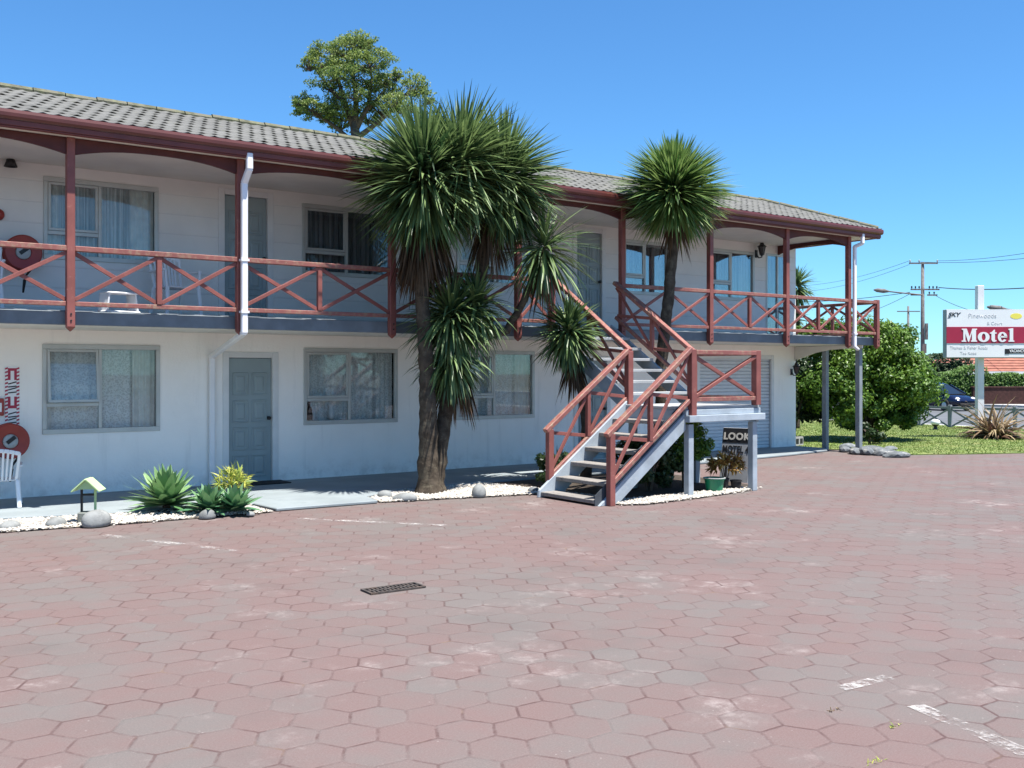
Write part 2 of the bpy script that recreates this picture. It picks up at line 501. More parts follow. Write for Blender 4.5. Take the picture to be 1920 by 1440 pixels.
M['roofred'] = pm('orange_red_roof_tile', (.29, .115, .075), .75, .2, 2.5, .3, 12, dirt=(.24, .075, .055), dirt_amt=(.5, .7))
M['brick'] = pm('dark_red_brick', (.055, .022, .018), .9, .25, 8, .3, 30)
M['housewall'] = pm('pale_house_wall', (.45, .43, .40), .8, .1, 3, .1)
M['carblue'] = pm('navy_car_paint', (.005, .008, .032), .2, .1, 2, 0, spec=.6)
M['carglass'] = pm('dark_car_glass', (.012, .015, .02), .08, .05, 2, 0, spec=.6)
M['lampglass'] = pm('clear_headlamp', (.75, .76, .78), .15, .05, 5, 0, spec=.6)
M['chrome'] = pm('dull_wheel_alloy', (.40, .40, .41), .35, .05, 5, 0, metal=.8)
M['rollerdoor'] = pm('roller_door_steel', (.58, .61, .63), .45, .05, 3, .05, 40)
M['creambox'] = pm('concrete_block', (.34, .33, .31), .9, .15, 10, .4, 40)
# ------------------------------------------------------------------ ground sheets
def sheet(name, poly, z, mat, label=None, cat=None, kind='structure'):
    mb = MB()
    mb.add([(x, y, z) for x, y in poly], [tuple(range(len(poly)))])
    o = mb.build(name, mat, fix=False)
    return tag(o, label, cat, kind=kind)
def slab(name, poly, z0, z1, mat, label=None, cat=None, kind='structure', bevel=0.01):
    o = MB().prism(poly, z0, z1, 'z').build(name, mat, bevel=bevel)
    return tag(o, label, cat, kind=kind)

sheet('ground', [(-600, -600), (900, -600), (900, 900), (-600, 900)], -.30, M['ground'], 'dull green open ground reaching the horizon', 'ground')
sheet('forecourt_paving', [(-45, -45), (30.6, -45), (30.6, 15.2), (-45, 15.2)], 0.0, M['paver'], 'reddish grey hexagon block paving of the motel forecourt', 'paving')
YW, YD, YG = 15.0, 13.15, 12.80        # wall, balcony front, gutter front
XE, XW = 18.92, -5.0                   # wall ends
PATH_Y = 13.02
pp = [(XW, PATH_Y + .1), (2.1, 13.1), (3.3, 12.82), (4.5, 12.74), (5.0, 12.62), (5.05, 11.98), (6.45, 11.93), (6.55, 12.45), (7.4, 12.92), (9.0, 13.0),
      (12.2, 13.05), (12.6, 13.36), (14.8, 13.42), (17.0, 13.62), (18.6, 13.9), (19.0, 14.2), (18.98, 15.0), (18.98, YW + .05), (XW, YW + .05)]
slab('footpath', pp, .004, .045, M['path'], 'pale grey concrete path along the foot of the motel wall', 'path')
# lawn beyond the building end, street past the low fence
lawn = [(18.98, 14.35), (19.35, 13.75), (19.0, 12.75), (19.3, 12.28), (20.3, 11.72), (21.6, 11.15), (24, 10.2), (30.6, 7.8), (30.6, 60), (10, 60), (10, 24), (18.98, 24)]
slab('lawn', lawn, -.2, .022, M['lawn'], 'mown green lawn beside the motel entrance', 'lawn', bevel=0)
slab('footway', [(32.6, -60), (34.4, -60), (34.4, 130), (32.6, 130)], -.29, -.17, M['kerb'], 'pale concrete footway between fence and street', 'footway')
sheet('street', [(34.6, -80), (57, -80), (57, 160), (34.6, 160)], -.27, M['asphalt'], 'grey asphalt street behind the fence', 'street')
slab('far_kerb', [(57, -60), (59.2, -60), (59.2, 130), (57, 130)], -.29, -.15, M['kerb'], 'pale kerb on the far side of the street', 'kerb')

# ------------------------------------------------------------------ the motel
motel = thing('motel_building', 'long two storey white motel with red balcony railings and grey tiled roof', 'motel', (0, 0, 0))
def wall_holes(x0, x1, z0, z1, y, holes, depth):
    xs = sorted({x0, x1, *[h[0] for h in holes], *[h[1] for h in holes]})
    zs = sorted({z0, z1, *[h[2] for h in holes], *[h[3] for h in holes]})
    mb = MB()
    for i in range(len(xs) - 1):
        for j in range(len(zs) - 1):
            cx, cz = (xs[i] + xs[i + 1]) / 2, (zs[j] + zs[j + 1]) / 2
            if any(h[0] < cx < h[1] and h[2] < cz < h[3] for h in holes): continue
            mb.add([(xs[i], y, zs[j]), (xs[i + 1], y, zs[j]), (xs[i + 1], y, zs[j + 1]), (xs[i], y, zs[j + 1])], [(0, 1, 2, 3)])
    for a, b, c, d in holes:
        q = [(a, c), (b, c), (b, d), (a, d)]
        for i in range(4):
            p, n = q[i], q[(i + 1) % 4]
            mb.add([(p[0], y, p[1]), (p[0], y + depth, p[1]), (n[0], y + depth, n[1]), (n[0], y, n[1])], [(0, 1, 2, 3)])
    return mb
def XU(u, Y=YW):
    rx, ry = ray(u); return Y * rx / ry
Z1, ZD, ZC = 2.33, 2.50, 4.60          # balcony underside, deck top, upper ceiling
low_w = [(XU(82), XU(297), .92, 2.10), (XU(571), XU(743), .93, 2.10), (XU(856), XU(1000), .93, 2.10)]
low_w = [(a, b, c, d) for a, b, c, d in low_w]
up_w = [(XU(84), XU(294), 3.33, 4.40), (XU(568), XU(735), 3.33, 4.40), (XU(858), XU(1000), 3.33, 4.40), (XU(1168), XU(1252), 3.33, 4.36), (XU(1330), XU(1413), 3.33, 4.36)]
low_d = [(XU(424), XU(515), .05, 2.0), (XU(1080), XU(1140), .05, 2.0)]
up_d = [(XU(416), XU(506), ZD + .02, 4.48), (XU(1078), XU(1131), ZD + .02, 4.48)]
glassdoor = (XU(1436), XU(1436) + .82, ZD + .02, 4.40)
garage = (15.75, 18.09, .045, 2.06)
wl = wall_holes(XW, XE, 0, Z1 + .1, YW, low_w + low_d + [garage], .10)
wl.add([(XE, YW, 0), (XE, 23, 0), (XE, 23, Z1 + .1), (XE, YW, Z1 + .1)], [(0, 1, 2, 3)])
wl.add([(XW, YW, 0), (XW, 23, 0), (XW, 23, Z1 + .1), (XW, YW, Z1 + .1)], [(0, 1, 2, 3)])
wl.add([(XW, 23, 0), (XE, 23, 0), (XE, 23, 4.7), (XW, 23, 4.7)], [(0, 1, 2, 3)])
wl.build('lower_wall', M['plaster'], motel, fix=False)
wu = wall_holes(XW, XE, Z1 + .1, ZC, YW, up_w + up_d + [glassdoor], .10)
wu.add([(XE, YW, Z1 + .1), (XE, 23, Z1 + .1), (XE, 23, 4.7), (XE, YW, 4.7)], [(0, 1, 2, 3)])
wu.add([(XW, YW, Z1 + .1), (XW, 23, Z1 + .1), (XW, 23, 4.7), (XW, YW, 4.7)], [(0, 1, 2, 3)])
wu.build('upper_wall', M['board'], motel, fix=False)
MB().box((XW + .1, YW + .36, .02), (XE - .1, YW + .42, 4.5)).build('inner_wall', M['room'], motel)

def window(h, style, mats, open_deg=0.0):
    x0, x1, z0, z1 = h
    xm = x0 + (x1 - x0) * .475
    zt = z0 + (z1 - z0) * .315
    y0, y1 = YW + .012, YW + .075
    f = .036
    mb = MB()
    # outer frame stands slightly proud of the wall
    mb.box((x0 - .02, YW - .022, z0 - .03), (x1 + .02, YW + .03, z0 + f)).box((x0 - .02, YW - .024, z1 - f), (x1 + .02, YW + .03, z1 + .03))
    mb.box((x0 - .02, YW - .020, z0 + f), (x0 + f, YW + .03, z1 - f)).box((x1 - f, YW - .020, z0 + f), (x1 + .02, YW + .03, z1 - f))
    mb.box((xm - .022, YW - .016, z0 + f), (xm + .022, YW + .045, z1 - f))
    mb.box((x0 + f, YW - .012, zt - .026), (xm - .022, YW + .045, zt + .026))
    w_ = mb.build('window', M['alu'], motel, bevel=.004)
    # opening sash (top hung)
    sm = MB()
    sx0, sx1, sz0, sz1 = x0 + f + .004, xm - .026, zt + .03, z1 - f - .004
    fr = .036
    zz = sz1
    def q(mb_, a, b):  # boxes relative to the hinge line
        mb_.box((a[0], a[1], a[2] - zz), (b[0], b[1], b[2] - zz))
    q(sm, (sx0, -.014, sz0), (sx1, .012, sz0 + fr)); q(sm, (sx0, -.014, sz1 - fr), (sx1, .012, sz1))
    q(sm, (sx0, -.013, sz0 + fr), (sx0 + fr, .012, sz1 - fr)); q(sm, (sx1 - fr, -.013, sz0 + fr), (sx1, .012, sz1 - fr))
    so_ = sm.build('sash', M['alu'], w_, bevel=.003, loc=(0, YW - .004, zz))
    gp = MB(); q(gp, (sx0 + fr, -.003, sz0 + fr), (sx1 - fr, .001, sz1 - fr))
    g1 = gp.build('pane', M['glass'], w_, loc=(0, YW - .004, zz))
    for o in (so_, g1): o.rotation_euler = (R(-open_deg), 0, 0)
    MB().box((x0 + f, YW + .016, z0 + f), (xm - .022, YW + .02, zt - .026)).build('pane', M['glass'], w_)
    MB().box((xm + .022, YW + .016, z0 + f), (x1 - f, YW + .02, z1 - f)).build('pane', M['glass'], w_)
    # curtains
    def curtain(a, b, mat, y, amp, per, z_lo=z0 + .03, ph=0.0):
        n = max(8, int((b - a) / per * 8))
        vs, fs = [], []
        for i in range(n + 1):
            x = a + (b - a) * i / n
            for j in range(3):
                yy = y + amp * math.sin(2 * math.pi * (x - a) / per + ph + .4 * math.sin(9 * x)) * (.7 + .15 * j)
                vs.append((x, yy, z_lo + (z1 - z_lo) * j / 2))
        for i in range(n):
            for j in range(2):
                fs.append((i * 3 + j, (i + 1) * 3 + j, (i + 1) * 3 + j + 1, i * 3 + j + 1))
        c = MB(); c.add(vs, fs)
        c.build('curtain', mat, w_, smooth=True, fix=False)
    curtain(x0 + .1, x1 - .1, mats[0], YW + .17, .012 if style == 'lace' else .02, .11 if style == 'lace' else .085)
    curtain(x1 - .34, x1 - .02, mats[1], YW + .125, .018, .09)
    curtain(x0 + .0, x0 + (.12 if style == 'lace' else .2), mats[1], YW + .125, .016, .08)
    return w_
window(low_w[0], 'lace', (M['lace'], M['sidecurtain']), 7)
window(low_w[1], 'lace', (M['lace'], M['lace']))
window(low_w[2], 'lace', (M['lace'], M['sidecurtain']))
window(up_w[0], 'sheer', (M['sheer'], M['sidecurtain']))
window(up_w[1], 'sheer', (M['dim'], M['dim']))
window(up_w[2], 'sheer', (M['sheer'], M['sidecurtain']))
window(up_w[3], 'sheer', (M['sheer'], M['sidecurtain']))
window(up_w[4], 'sheer', (M['sheer'], M['sidecurtain']))

def door(h, handle_right=True):
    x0, x1, z0, z1 = h
    y = YW + .035
    mb = MB()
    mb.box((x0 + .045, y, z0), (x1 - .045, y + .045, z1 - .04))
    nx, nz = 2, 4
    W, H = (x1 - x0 - .09), (z1 - z0 - .04)
    hs = [.20, .255, .225, .225]
    zc = z0 + .05
    for r_, hh in enumerate((.21, .215, .215, .215)):
        ph = hh * H
        for c in range(2):
            a = x0 + .045 + W * (.1 + .44 * c); b = a + W * .36
            zb, zt_ = zc + .03, zc + ph - .03
            # raised and fielded panel: sunk border ring then a raised field
            # moulding frame standing proud, then a raised field with sloping edges
            for q0, q1 in (((a, zb), (b, zb + .022)), ((a, zt_ - .022), (b, zt_)), ((a, zb + .022), (a + .022, zt_ - .022)), ((b - .022, zb + .022), (b, zt_ - .022))):
                mb.box((q0[0], y - .014, q0[1]), (q1[0], y + .004, q1[1]))
            e0, e1 = .05, .075
            mb.add([(a + e0, y - .001, zb + e0), (b - e0, y - .001, zb + e0), (b - e0, y - .001, zt_ - e0), (a + e0, y - .001, zt_ - e0),
                    (a + e1, y - .014, zb + e1), (b - e1, y - .014, zb + e1), (b - e1, y - .014, zt_ - e1), (a + e1, y - .014, zt_ - e1)],
                   [(4, 5, 6, 7), (0, 1, 5, 4), (1, 2, 6, 5), (2, 3, 7, 6), (3, 0, 4, 7)])
        zc += ph + .012
    d = mb.build('door', M['door'], motel, bevel=.006)
    fm = MB()
    fm.box((x0 - .055, YW - .018, z0 - .02), (x0 + .04, YW + .06, z1 + .055)).box((x1 - .04, YW - .018, z0 - .02), (x1 + .055, YW + .06, z1 + .055))
    fm.box((x0 + .04, YW - .016, z1 - .035), (x1 - .04, YW + .06, z1 + .053))
    fm.build('door_frame', M['doorframe'], d, bevel=.004)
    hx = x1 - .10 if handle_right else x0 + .1
    MB().lathe((hx, y - .07, z0 + .98), [(.001, -.012), (.026, -.01), (.03, .01), (.022, .03), (.010, .036), (.010, .06), (.028, .062), (.028, .072)], 14, 'y').build('handle', M['black'], d, smooth=True)
for h in low_d + up_d: door(h)
# glazed ranch-slider by the corner
x0, x1, z0, z1 = glassdoor
gm = MB()
for a, b in (((x0, YW - .012, z0), (x0 + .05, YW + .05, z1)), ((x1 - .05, YW - .012, z0), (x1, YW + .05, z1)),
             ((x0 + .05, YW - .010, z1 - .05), (x1 - .05, YW + .05, z1)), ((x0 + .05, YW - .010, z0), (x1 - .05, YW + .05, z0 + .09)), ((x0 + .38, YW - .006, z0 + .09), (x0 + .42, YW + .045, z1 - .05))):
    gm.box(a, b)
gd = gm.build('glass_door', M['alu'], motel, bevel=.004)
MB().box((x0 + .05, YW + .016, z0 + .09), (x1 - .05, YW + .02, z1 - .05)).build('pane', M['glass'], gd)
cm = MB()
n = 60
cm.add([(x0 + .02 + (x1 - x0 - .04) * i / n, YW + .14 + .016 * math.sin(i * 1.15), zz) for i in range(n + 1) for zz in (z0, z1)],
       [(2 * i, 2 * i + 2, 2 * i + 3, 2 * i + 1) for i in range(n)])
cm.build('curtain', M['sheer'], gd, smooth=True, fix=False)
# roller door
x0, x1, z0, z1 = garage
rm = MB()
vs, fs = [], []
nz = 27
rows = []
for i in range(nz):
    za = z0 + (z1 - z0) * i / nz; zb = z0 + (z1 - z0) * (i + 1) / nz; h_ = zb - za
    rows += [(za, .075), (za + .18 * h_, .052), (zb - .18 * h_, .052)]
rows.append((z1, .075))
for z, y in rows:
    vs += [(x0, YW + y, z), (x1, YW + y, z)]
for i in range(len(rows) - 1): fs.append((2 * i, 2 * i + 1, 2 * i + 3, 2 * i + 2))
rm.add(vs, fs)
rd = rm.build('roller_door', M['rollerdoor'], motel, fix=False)
MB().box((x0 - .06, YW - .015, 0.046), (x0 + .03, YW + .04, z1 + .06)).box((x1 - .03, YW - .015, 0.046), (x1 + .06, YW + .04, z1 + .06)).box((x0 + .03, YW - .013, z1 - .03), (x1 - .03, YW + .04, z1 + .058)).build('door_frame', M['doorframe'], rd, bevel=.004)

# balcony deck, fascia, ceiling
XD = 19.28
dk = MB().box((XW, YD + .06, Z1 + .03), (XD - .04, YW - .004, ZD)).box((XE + .01, YW - .004, Z1 + .03), (XD - .04, 17.6, ZD))
dk.build('balcony_deck', M['deckfloor'], motel)
MB().box((XW, YD + .061, Z1), (XE - .05, YW - .004, Z1 + .028)).build('balcony_soffit', M['cream'], motel)
MB().box((XW, YD + .015, Z1 - .01), (XD, YD + .058, ZD - .012)).box((XD - .038, YD + .059, Z1 - .01), (XD + .004, 17.6, ZD - .012)).build('deck_fascia', M['deckfascia'], motel, bevel=.006)
MB().box((XW, YG + .12, ZC - .01), (XE + .08, YW - .003, ZC + .02)).build('eave_soffit', M['cream'], motel)
# posts and arched beams
PX = [XU(130, YD), XU(447, YD), XU(732, YD), XU(968, YD), XU(1163, YD), XU(1328, YD), XU(1471, YD), XU(1587, YD)]
step = 2.24
PX = [PX[0] - 3 * step, PX[0] - 2 * step, PX[0] - step] + PX
YP = YD - .045
def point_post(x, z0, z1, name='balcony_post'):
    a = .048
    mb = MB()
    mb.box((x - a, YP - a, z0 + .04), (x + a, YP + a, z1))
    mb.add([(x - a, YP - a, z0 + .04), (x + a, YP - a, z0 + .04), (x + a, YP + a, z0 + .04), (x - a, YP + a, z0 + .04), (x, YP, z0 - .02)],
           [(0, 1, 4), (1, 2, 4), (2, 3, 4), (3, 0, 4)])
    o = mb.build(name, M['red'], motel, bevel=.006)
    for zb in (z0 + .12, z0 + .2):
        MB().lathe((x, YP - a - .004, zb), [(.001, -.006), (.011, -.005), (.011, .006)], 8, 'y').build('bolt', M['black'], o)
    return o
for x in PX: point_post(x, 2.25, 4.588)
point_post(XD - .04, 2.25, 3.30, 'corner_rail_post')
ZB, ZA, ZT = 4.385, 4.505, 4.586
def arch(x0, x1, y, mat, zb=ZB, za=ZA, zt=ZT, th=.045, name='arched_beam', axis='y'):
    n = 18
    lo = []
    for i in range(n + 1):
        s = i / n
        e = min(1, max(0, s)) 
        zz = zb + (za - zb) * (1 - abs(2 * s - 1) ** 2.4)
        lo.append((x0 + (x1 - x0) * s, zz))
    poly = lo + [(x1, zt), (x0, zt)]
    return MB().prism(poly, y - th / 2, y + th / 2, axis).build(name, mat, motel, bevel=.004)
for i in range(len(PX) - 1):
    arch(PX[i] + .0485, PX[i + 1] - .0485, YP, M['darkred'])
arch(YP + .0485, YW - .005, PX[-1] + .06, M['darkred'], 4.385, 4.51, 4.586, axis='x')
# cream valance under the deck end
va = [(YD + .06, Z1 - .006), (YD + .06, Z1 - .07), (YD + .5, Z1 - .075), (YD + .95, Z1 - .10), (YD + 1.3, Z1 - .16), (YD + 1.6, Z1 - .25), (YW - .006, Z1 - .33), (YW - .006, Z1 - .006)]
MB().prism(va, XE - .05, XE - .005, 'x').build('deck_end_valance', M['cream'], motel, bevel=.004)

# railings, one panel per bay: rails + sub-parts
ZR, ZL = 3.245, 2.575
def railing(x0, x1, halves=2):
    y = YP + .0
    o = MB().box((x0, y - .045, ZR - .032), (x1, y + .045, ZR + .032)).box((x0, y - .022, ZL - .028), (x1, y + .022, ZL + .028)).build('railing_panel', M['redrail'], motel, bevel=.006)
    for k in range(halves):
        a = x0 + (x1 - x0) * k / halves; b = x0 + (x1 - x0) * (k + 1) / halves
        if k > 0:
            MB().box((a - .032, y - .03, ZL + .03), (a + .032, y + .03, ZR - .034)).build('baluster', M['red'], o, bevel=.004)
        aa = a + (.03 if k else .0); bb = b - (.03 if k < halves - 1 else .0)
        MB().bar((aa, y - .012, ZL + .05), (bb, y - .012, ZR - .05), .024, .05, (0, 1, 0)).build('brace', M['red'], o, bevel=.003)
        MB().bar((aa, y + .014, ZR - .05), (bb, y + .014, ZL + .05), .024, .05, (0, 1, 0)).build('brace', M['red'], o, bevel=.003)
SX0, SX1 = 10.31, 11.66            # upper stair flight
for i in range(len(PX) - 1):
    a, b = PX[i] + .0485, PX[i + 1] - .0485
    if i == 6:
        railing(a, SX0 - .05, 1)
    else:
        railing(a, b)
railing(PX[-1] + .0485, XD - .09, 1)
# return railing along the deck end
y0_, y1_ = YP + .05, 17.5
o = MB().box((XD - .085, y0_, ZR - .032), (XD + .005, y1_, ZR + .032)).box((XD - .062, y0_, ZL - .028), (XD - .018, y1_, ZL + .028)).build('railing_panel', M['redrail'], motel, bevel=.006)
nb = 4
for k in range(nb):
    a = y0_ + (y1_ - y0_) * k / nb; b = y0_ + (y1_ - y0_) * (k + 1) / nb
    MB().box((XD - .07, b - .03, ZL + .03), (XD - .01, b + .03, ZR - .034)).build('baluster', M['red'], o, bevel=.004)
    MB().bar((XD - .052, a + .02, ZL + .05), (XD - .052, b - .04, ZR - .05), .024, .05, (1, 0, 0)).build('brace', M['red'], o, bevel=.003)
    MB().bar((XD - .026, a + .02, ZR - .05), (XD - .026, b - .04, ZL + .05), .024, .05, (1, 0, 0)).build('brace', M['red'], o, bevel=.003)

# grey posts that carry the balcony end
for x, y in ((18.97, 13.36), (18.99, 14.24)):
    MB().box((x - .055, y - .055, .0), (x + .055, y + .055, Z1 - .012)).build('deck_support_post', M['supportgrey'], motel, bevel=.006)

# roof: a tiled skirt in staggered, rolled courses, hipped at the end, flat behind
RY0, RZ0, RY1, RZ1 = YG + .03, 4.765, 14.62, 5.46
PIT = math.atan2(RZ1 - RZ0, RY1 - RY0)
XR0, XR1 = XW - .3, 19.02
NC, per = 8, .17
jr = random.Random(5)
jit = [[jr.uniform(-.004, .004) for _ in range(200)] for _ in range(NC)]
slope_len = math.hypot(RY1 - RY0, RZ1 - RZ0)
cl = slope_len / NC
def tiled(L, cut, name, parent):
    """tiles in local (x along the eave, s up the slope); cut(s) trims the far end for the hip"""
    mb = MB()
    for c in range(NC):
        vs, fs = [], []
        x_end = lambda s: L - cut(s)
        n = int(L / per * 8)
        rows = ((-.035, 0), (.0, 1), (.5, 2), (1.0, 3))
        for s_, k in rows:
            s = max(0, (c + s_)) * cl if c == 0 else (c + s_) * cl
            xe = x_end(max(0, s))
            for i in range(n + 1):
                x = min(L * i / n, xe)
                ph = 2 * math.pi * x / per + (math.pi if c % 2 else 0)
                wv = .008 * math.cos(ph) + .0025 * math.cos(2 * ph)
                h = (.007 + wv, .018 + wv, .013 + wv * .9, .006 + wv * .6)[k] + jit[c][min(int(x / per), 199)]
                vs.append((x, s * math.cos(PIT) - h * math.sin(PIT), s * math.sin(PIT) + h * math.cos(PIT)))
        W = n + 1
        for r_ in range(3):
            for i in range(n):
                fs.append((r_ * W + i, r_ * W + i + 1, (r_ + 1) * W + i + 1, (r_ + 1) * W + i))
        mb.add(vs, fs)
    return mb.build(name, M['tile'], parent, fix=False)
run = RY1 - RY0
roof = tiled(XR1 - XR0, lambda s: s * math.cos(PIT), 'roof', motel)
roof.location = (XR0, RY0, RZ0)
ul = MB(); ul.add([(0, .06, .0), (XR1 - XR0 - .06, .06, .0), (XR1 - XR0 - run, run, RZ1 - RZ0 - .03), (0, run, RZ1 - RZ0 - .03)], [(0, 1, 2, 3)]); ul.build('underlay', M['room'], roof, fix=False)
er = tiled(7.6, lambda s: s * math.cos(PIT), 'end_roof_slope', roof)
er.location = (XR1 - XR0, 0, 0)
er.rotation_euler = (0, 0, R(90))
for v in er.data.vertices:                       # the end slope is trimmed at its near end by the same hip
    s = max(0, v.co.y)
    v.co.x = max(v.co.x, s)
MB().box((0, run + .02, RZ1 - RZ0 - .12), (XR1 - XR0 - run - .02, 8.6, RZ1 - RZ0 - .06)).build('flat_roof', M['deckfascia'], roof)
rc = MB()
r2 = random.Random(3)
def caps(p0, p1):
    p0, p1 = Vector(p0), Vector(p1)
    L_ = (p1 - p0).length; n = max(1, int(L_ / .40))
    for k in range(n):
        dz = Vector((0, 0, r2.uniform(-.008, .008)))
        a, b_ = p0.lerp(p1, k / n) + dz, p0.lerp(p1, (k + .97) / n) + dz
        rc.tube([a, b_], [.065, .06], 8)
caps((0, run, RZ1 - RZ0 + .0), (XR1 - XR0 - run, run, RZ1 - RZ0 + .0))
caps((XR1 - XR0 - run, run, RZ1 - RZ0), (XR1 - XR0 - .05, .05, .03))
caps((XR1 - XR0 - run, run, RZ1 - RZ0), (XR1 - XR0 - run, 8.2, RZ1 - RZ0))
rc.build('ridge_cap', M['moss'], roof, smooth=False)
# gutter (ogee-ish section), fascia, barge board
gp_ = [(YG, 4.690), (YG - .004, 4.730), (YG + .004, 4.765), (YG + .016, 4.770), (YG + .022, 4.755), (YG + .10, 4.755), (YG + .10, 4.665), (YG + .03, 4.660), (YG + .012, 4.675)]
MB().prism(gp_, XR0, XR1 + .02, 'x').build('gutter', M['gutter'], motel)
MB().box((XR0, YG + .045, 4.595), (XR1, YG + .098, 4.659)).box((XR0, YG + .06, 4.575), (XR1, YG + .13, 4.592)).build('eave_fascia', M['fascia'], motel, bevel=.004)
MB().box((XR1 - .10, YG + .101, 4.665), (XR1 + .02, 21.2, 4.765)).build('gutter', M['gutter'], motel)
MB().box((XR1 - .14, YG + .131, 4.580), (XR1 - .02, 21.2, 4.662)).build('eave_fascia', M['fascia'], motel, bevel=.004)

# downpipes
dp = MB()
X1 = XU(458, 13.0)
def rp(mb, pts, w_=.085):
    for a, b in zip(pts[:-1], pts[1:]):
        a, b = Vector(a), Vector(b)
        e = (b - a).normalized() * .02
        d = (b - a).normalized()
        side = Vector((1, 0, 0)) if abs(d.x) < .9 else Vector((0, 1, 0))
        mb.bar(a - e * .5, b + e * .5, w_, w_ * .8, side)
rp(dp, [(X1 + .02, 12.87, 4.63), (X1 + .02, 12.87, 4.43), (X1, 13.0, 4.26), (X1, 13.0, 2.27), (XU(401) - .05, 14.945, 1.98), (XU(401) - .05, 14.945, .06)])
d_ = dp.build('downpipe', M['pipe'], motel, bevel=.012)
MB().box((X1 - .055, 12.955, 2.53), (X1 + .055, 13.045, 2.56)).build('pipe_bracket', M['pipe'], d_)
MB().box((X1 - .055, 12.955, 3.22), (X1 + .055, 13.045, 3.25)).build('pipe_bracket', M['pipe'], d_)
dp = MB()
X2 = PX[-1] + .10
rp(dp, [(X2 + .06, 12.87, 4.63), (X2 + .06, 12.87, 4.44), (X2, 13.02, 4.38), (X2, 13.02, 2.28), (X2 + .08, 12.99, 2.21)], .08)
d_ = dp.build('downpipe', M['pipe'], motel, bevel=.012)
MB().box((X2 - .05, 12.98, 2.53), (X2 + .05, 13.06, 2.56)).build('pipe_bracket', M['pipe'], d_)

# ------------------------------------------------------------------ outside staircase
stairs = thing('staircase', 'open timber staircase turning at a landing with salmon red handrails', 'staircase', (0, 0, 0))
YN, YF = 9.95, 11.22                    # near and far side of the lower flight
ZL_ = 1.262
TR, TG, TX0 = .197, .265, 8.60
for k in range(6):
    x, z = TX0 + TG * k, .08 + TR * k
    MB().box((x, YN + .085, z - .052), (x + .29, YF - .045, z)).build('tread', M['tread'], stairs, bevel=.006)
def stringer(p0, p1, y, yw, drop):
    (xa, za), (xb, zb) = p0, p1
    poly = [(xa, za), (xb, zb), (xb, zb - drop), (xa + (drop - .02) / .743, 0.0) if za - drop < 0 else (xa, za - drop), (xa - .02, 0.0)]
    return MB().prism(poly, y, y + yw, 'y').build('stringer', M['bluegrey'], stairs, bevel=.005)
zt_ = lambda x, d: .743 * (x - TX0 + .02) + .10 - d
MB().prism([(8.634, 0), (10.22, zt_(10.22, .14)), (10.22, zt_(10.22, .38)), (8.957, 0)], YN + .03, YN + .072, 'y').build('stringer', M['bluegrey'], stairs, bevel=.005)
MB().prism([(8.60, 0), (8.60, zt_(8.6, -.02)), (10.22, zt_(10.22, -.02)), (10.22, zt_(10.22, .16)), (8.67, 0)], YN + .0735, YN + .084, 'y').build('stair_shade_strip', M['carriage'], stairs)  # added dark strip standing in for the shaded band above the stringer
stringer((TX0 - .02, .10), (10.22, .10 + .743 * (10.22 - TX0 + .02)), YF - .045, .045, .30)
# landing: boards, double fascia, four legs
MB().box((10.19, YN + .02, ZL_ - .04), (11.74, YF + .04, ZL_)).build('landing_deck', M['whitetread'], stairs, bevel=.005)
lf = MB()
lf.box((10.20, YN + .0, ZL_ - .118), (11.75, YN + .045, ZL_ - .042)).box((10.20, YN - .065, ZL_ - .215), (11.78, YN + .04, ZL_ - .120))
lf.box((11.705, YN + .046, ZL_ - .126), (11.75, YF + .04, ZL_ - .042)).box((11.70, YN + .041, ZL_ - .24), (11.765, YF + .04, ZL_ - .130))
lf.box((10.20, YF - .01, ZL_ - .22), (11.70, YF + .038, ZL_ - .042)).box((10.20, YN + .05, ZL_ - .22), (10.245, YF - .012, ZL_ - .042))
lf.build('landing_frame', M['bluegrey'], stairs, bevel=.005)
for x in (10.31, 11.64):
    for y in (YN + .06, YF - .07):
        MB().box((x - .05, y - .05, .0), (x + .05, y + .05, ZL_ - .246)).build('landing_leg', M['bluegrey'], stairs, bevel=.006)
# newels and rails of the lower flight
def newel(x, y, z0, z1, s_=.05):
    return MB().box((x - s_, y - s_, z0), (x + s_, y + s_, z1)).build('newel_post', M['red'], stairs, bevel=.006)
ZN = ZL_ + .80
for y, zb in ((YN - .01, .0), (YF + .01, .06)):
    newel(8.80, y, zb, .94, .045)
    newel(10.30, y, ZL_ - .13 if y < 10.5 else ZL_ + .001, ZN)
newel(11.66, YN + .01, ZL_ + .001, ZN + .0, .052)
newel(11.66, YF + .01, ZL_ + .001, ZN, .05)
def slope_rail(p0, p1, low, side):
    """one sloped rail panel: top rail, bottom rail, middle baluster and two crosses as sub-parts"""
    p0, p1 = Vector(p0), Vector(p1)
    d = (p1 - p0)
    dn = d.normalized()
    z = Vector((0, 0, 1))
    o = MB().bar(p0 - dn * .05, p1 + dn * .03, .095, .062, side).bar(p0 - z * low + dn * .04, p1 - z * low, .05, .06, side).build('handrail_panel', M['redrail'], stairs, bevel=.007)
    mid = p0 + d * .5
    MB().bar(mid - z * .03, mid - z * (low - .02), .06, .06, side).build('baluster', M['red'], o, bevel=.004)
    for k in range(2):
        a, b = p0 + d * (.5 * k + .01), p0 + d * (.5 * k + .49)
        MB().bar(a - z * (low - .04), b - z * .06, .024, .05, side).build('brace', M['red'], o, bevel=.003)
        MB().bar(a - z * .06 + Vector(side) * .026, b - z * (low - .04) + Vector(side) * .026, .024, .05, side).build('brace', M['red'], o, bevel=.003)
for y in (YN - .01, YF + .01):
    slope_rail((8.76, y, .945), (10.25, y, ZN - .01), .70, (0, 1, 0))
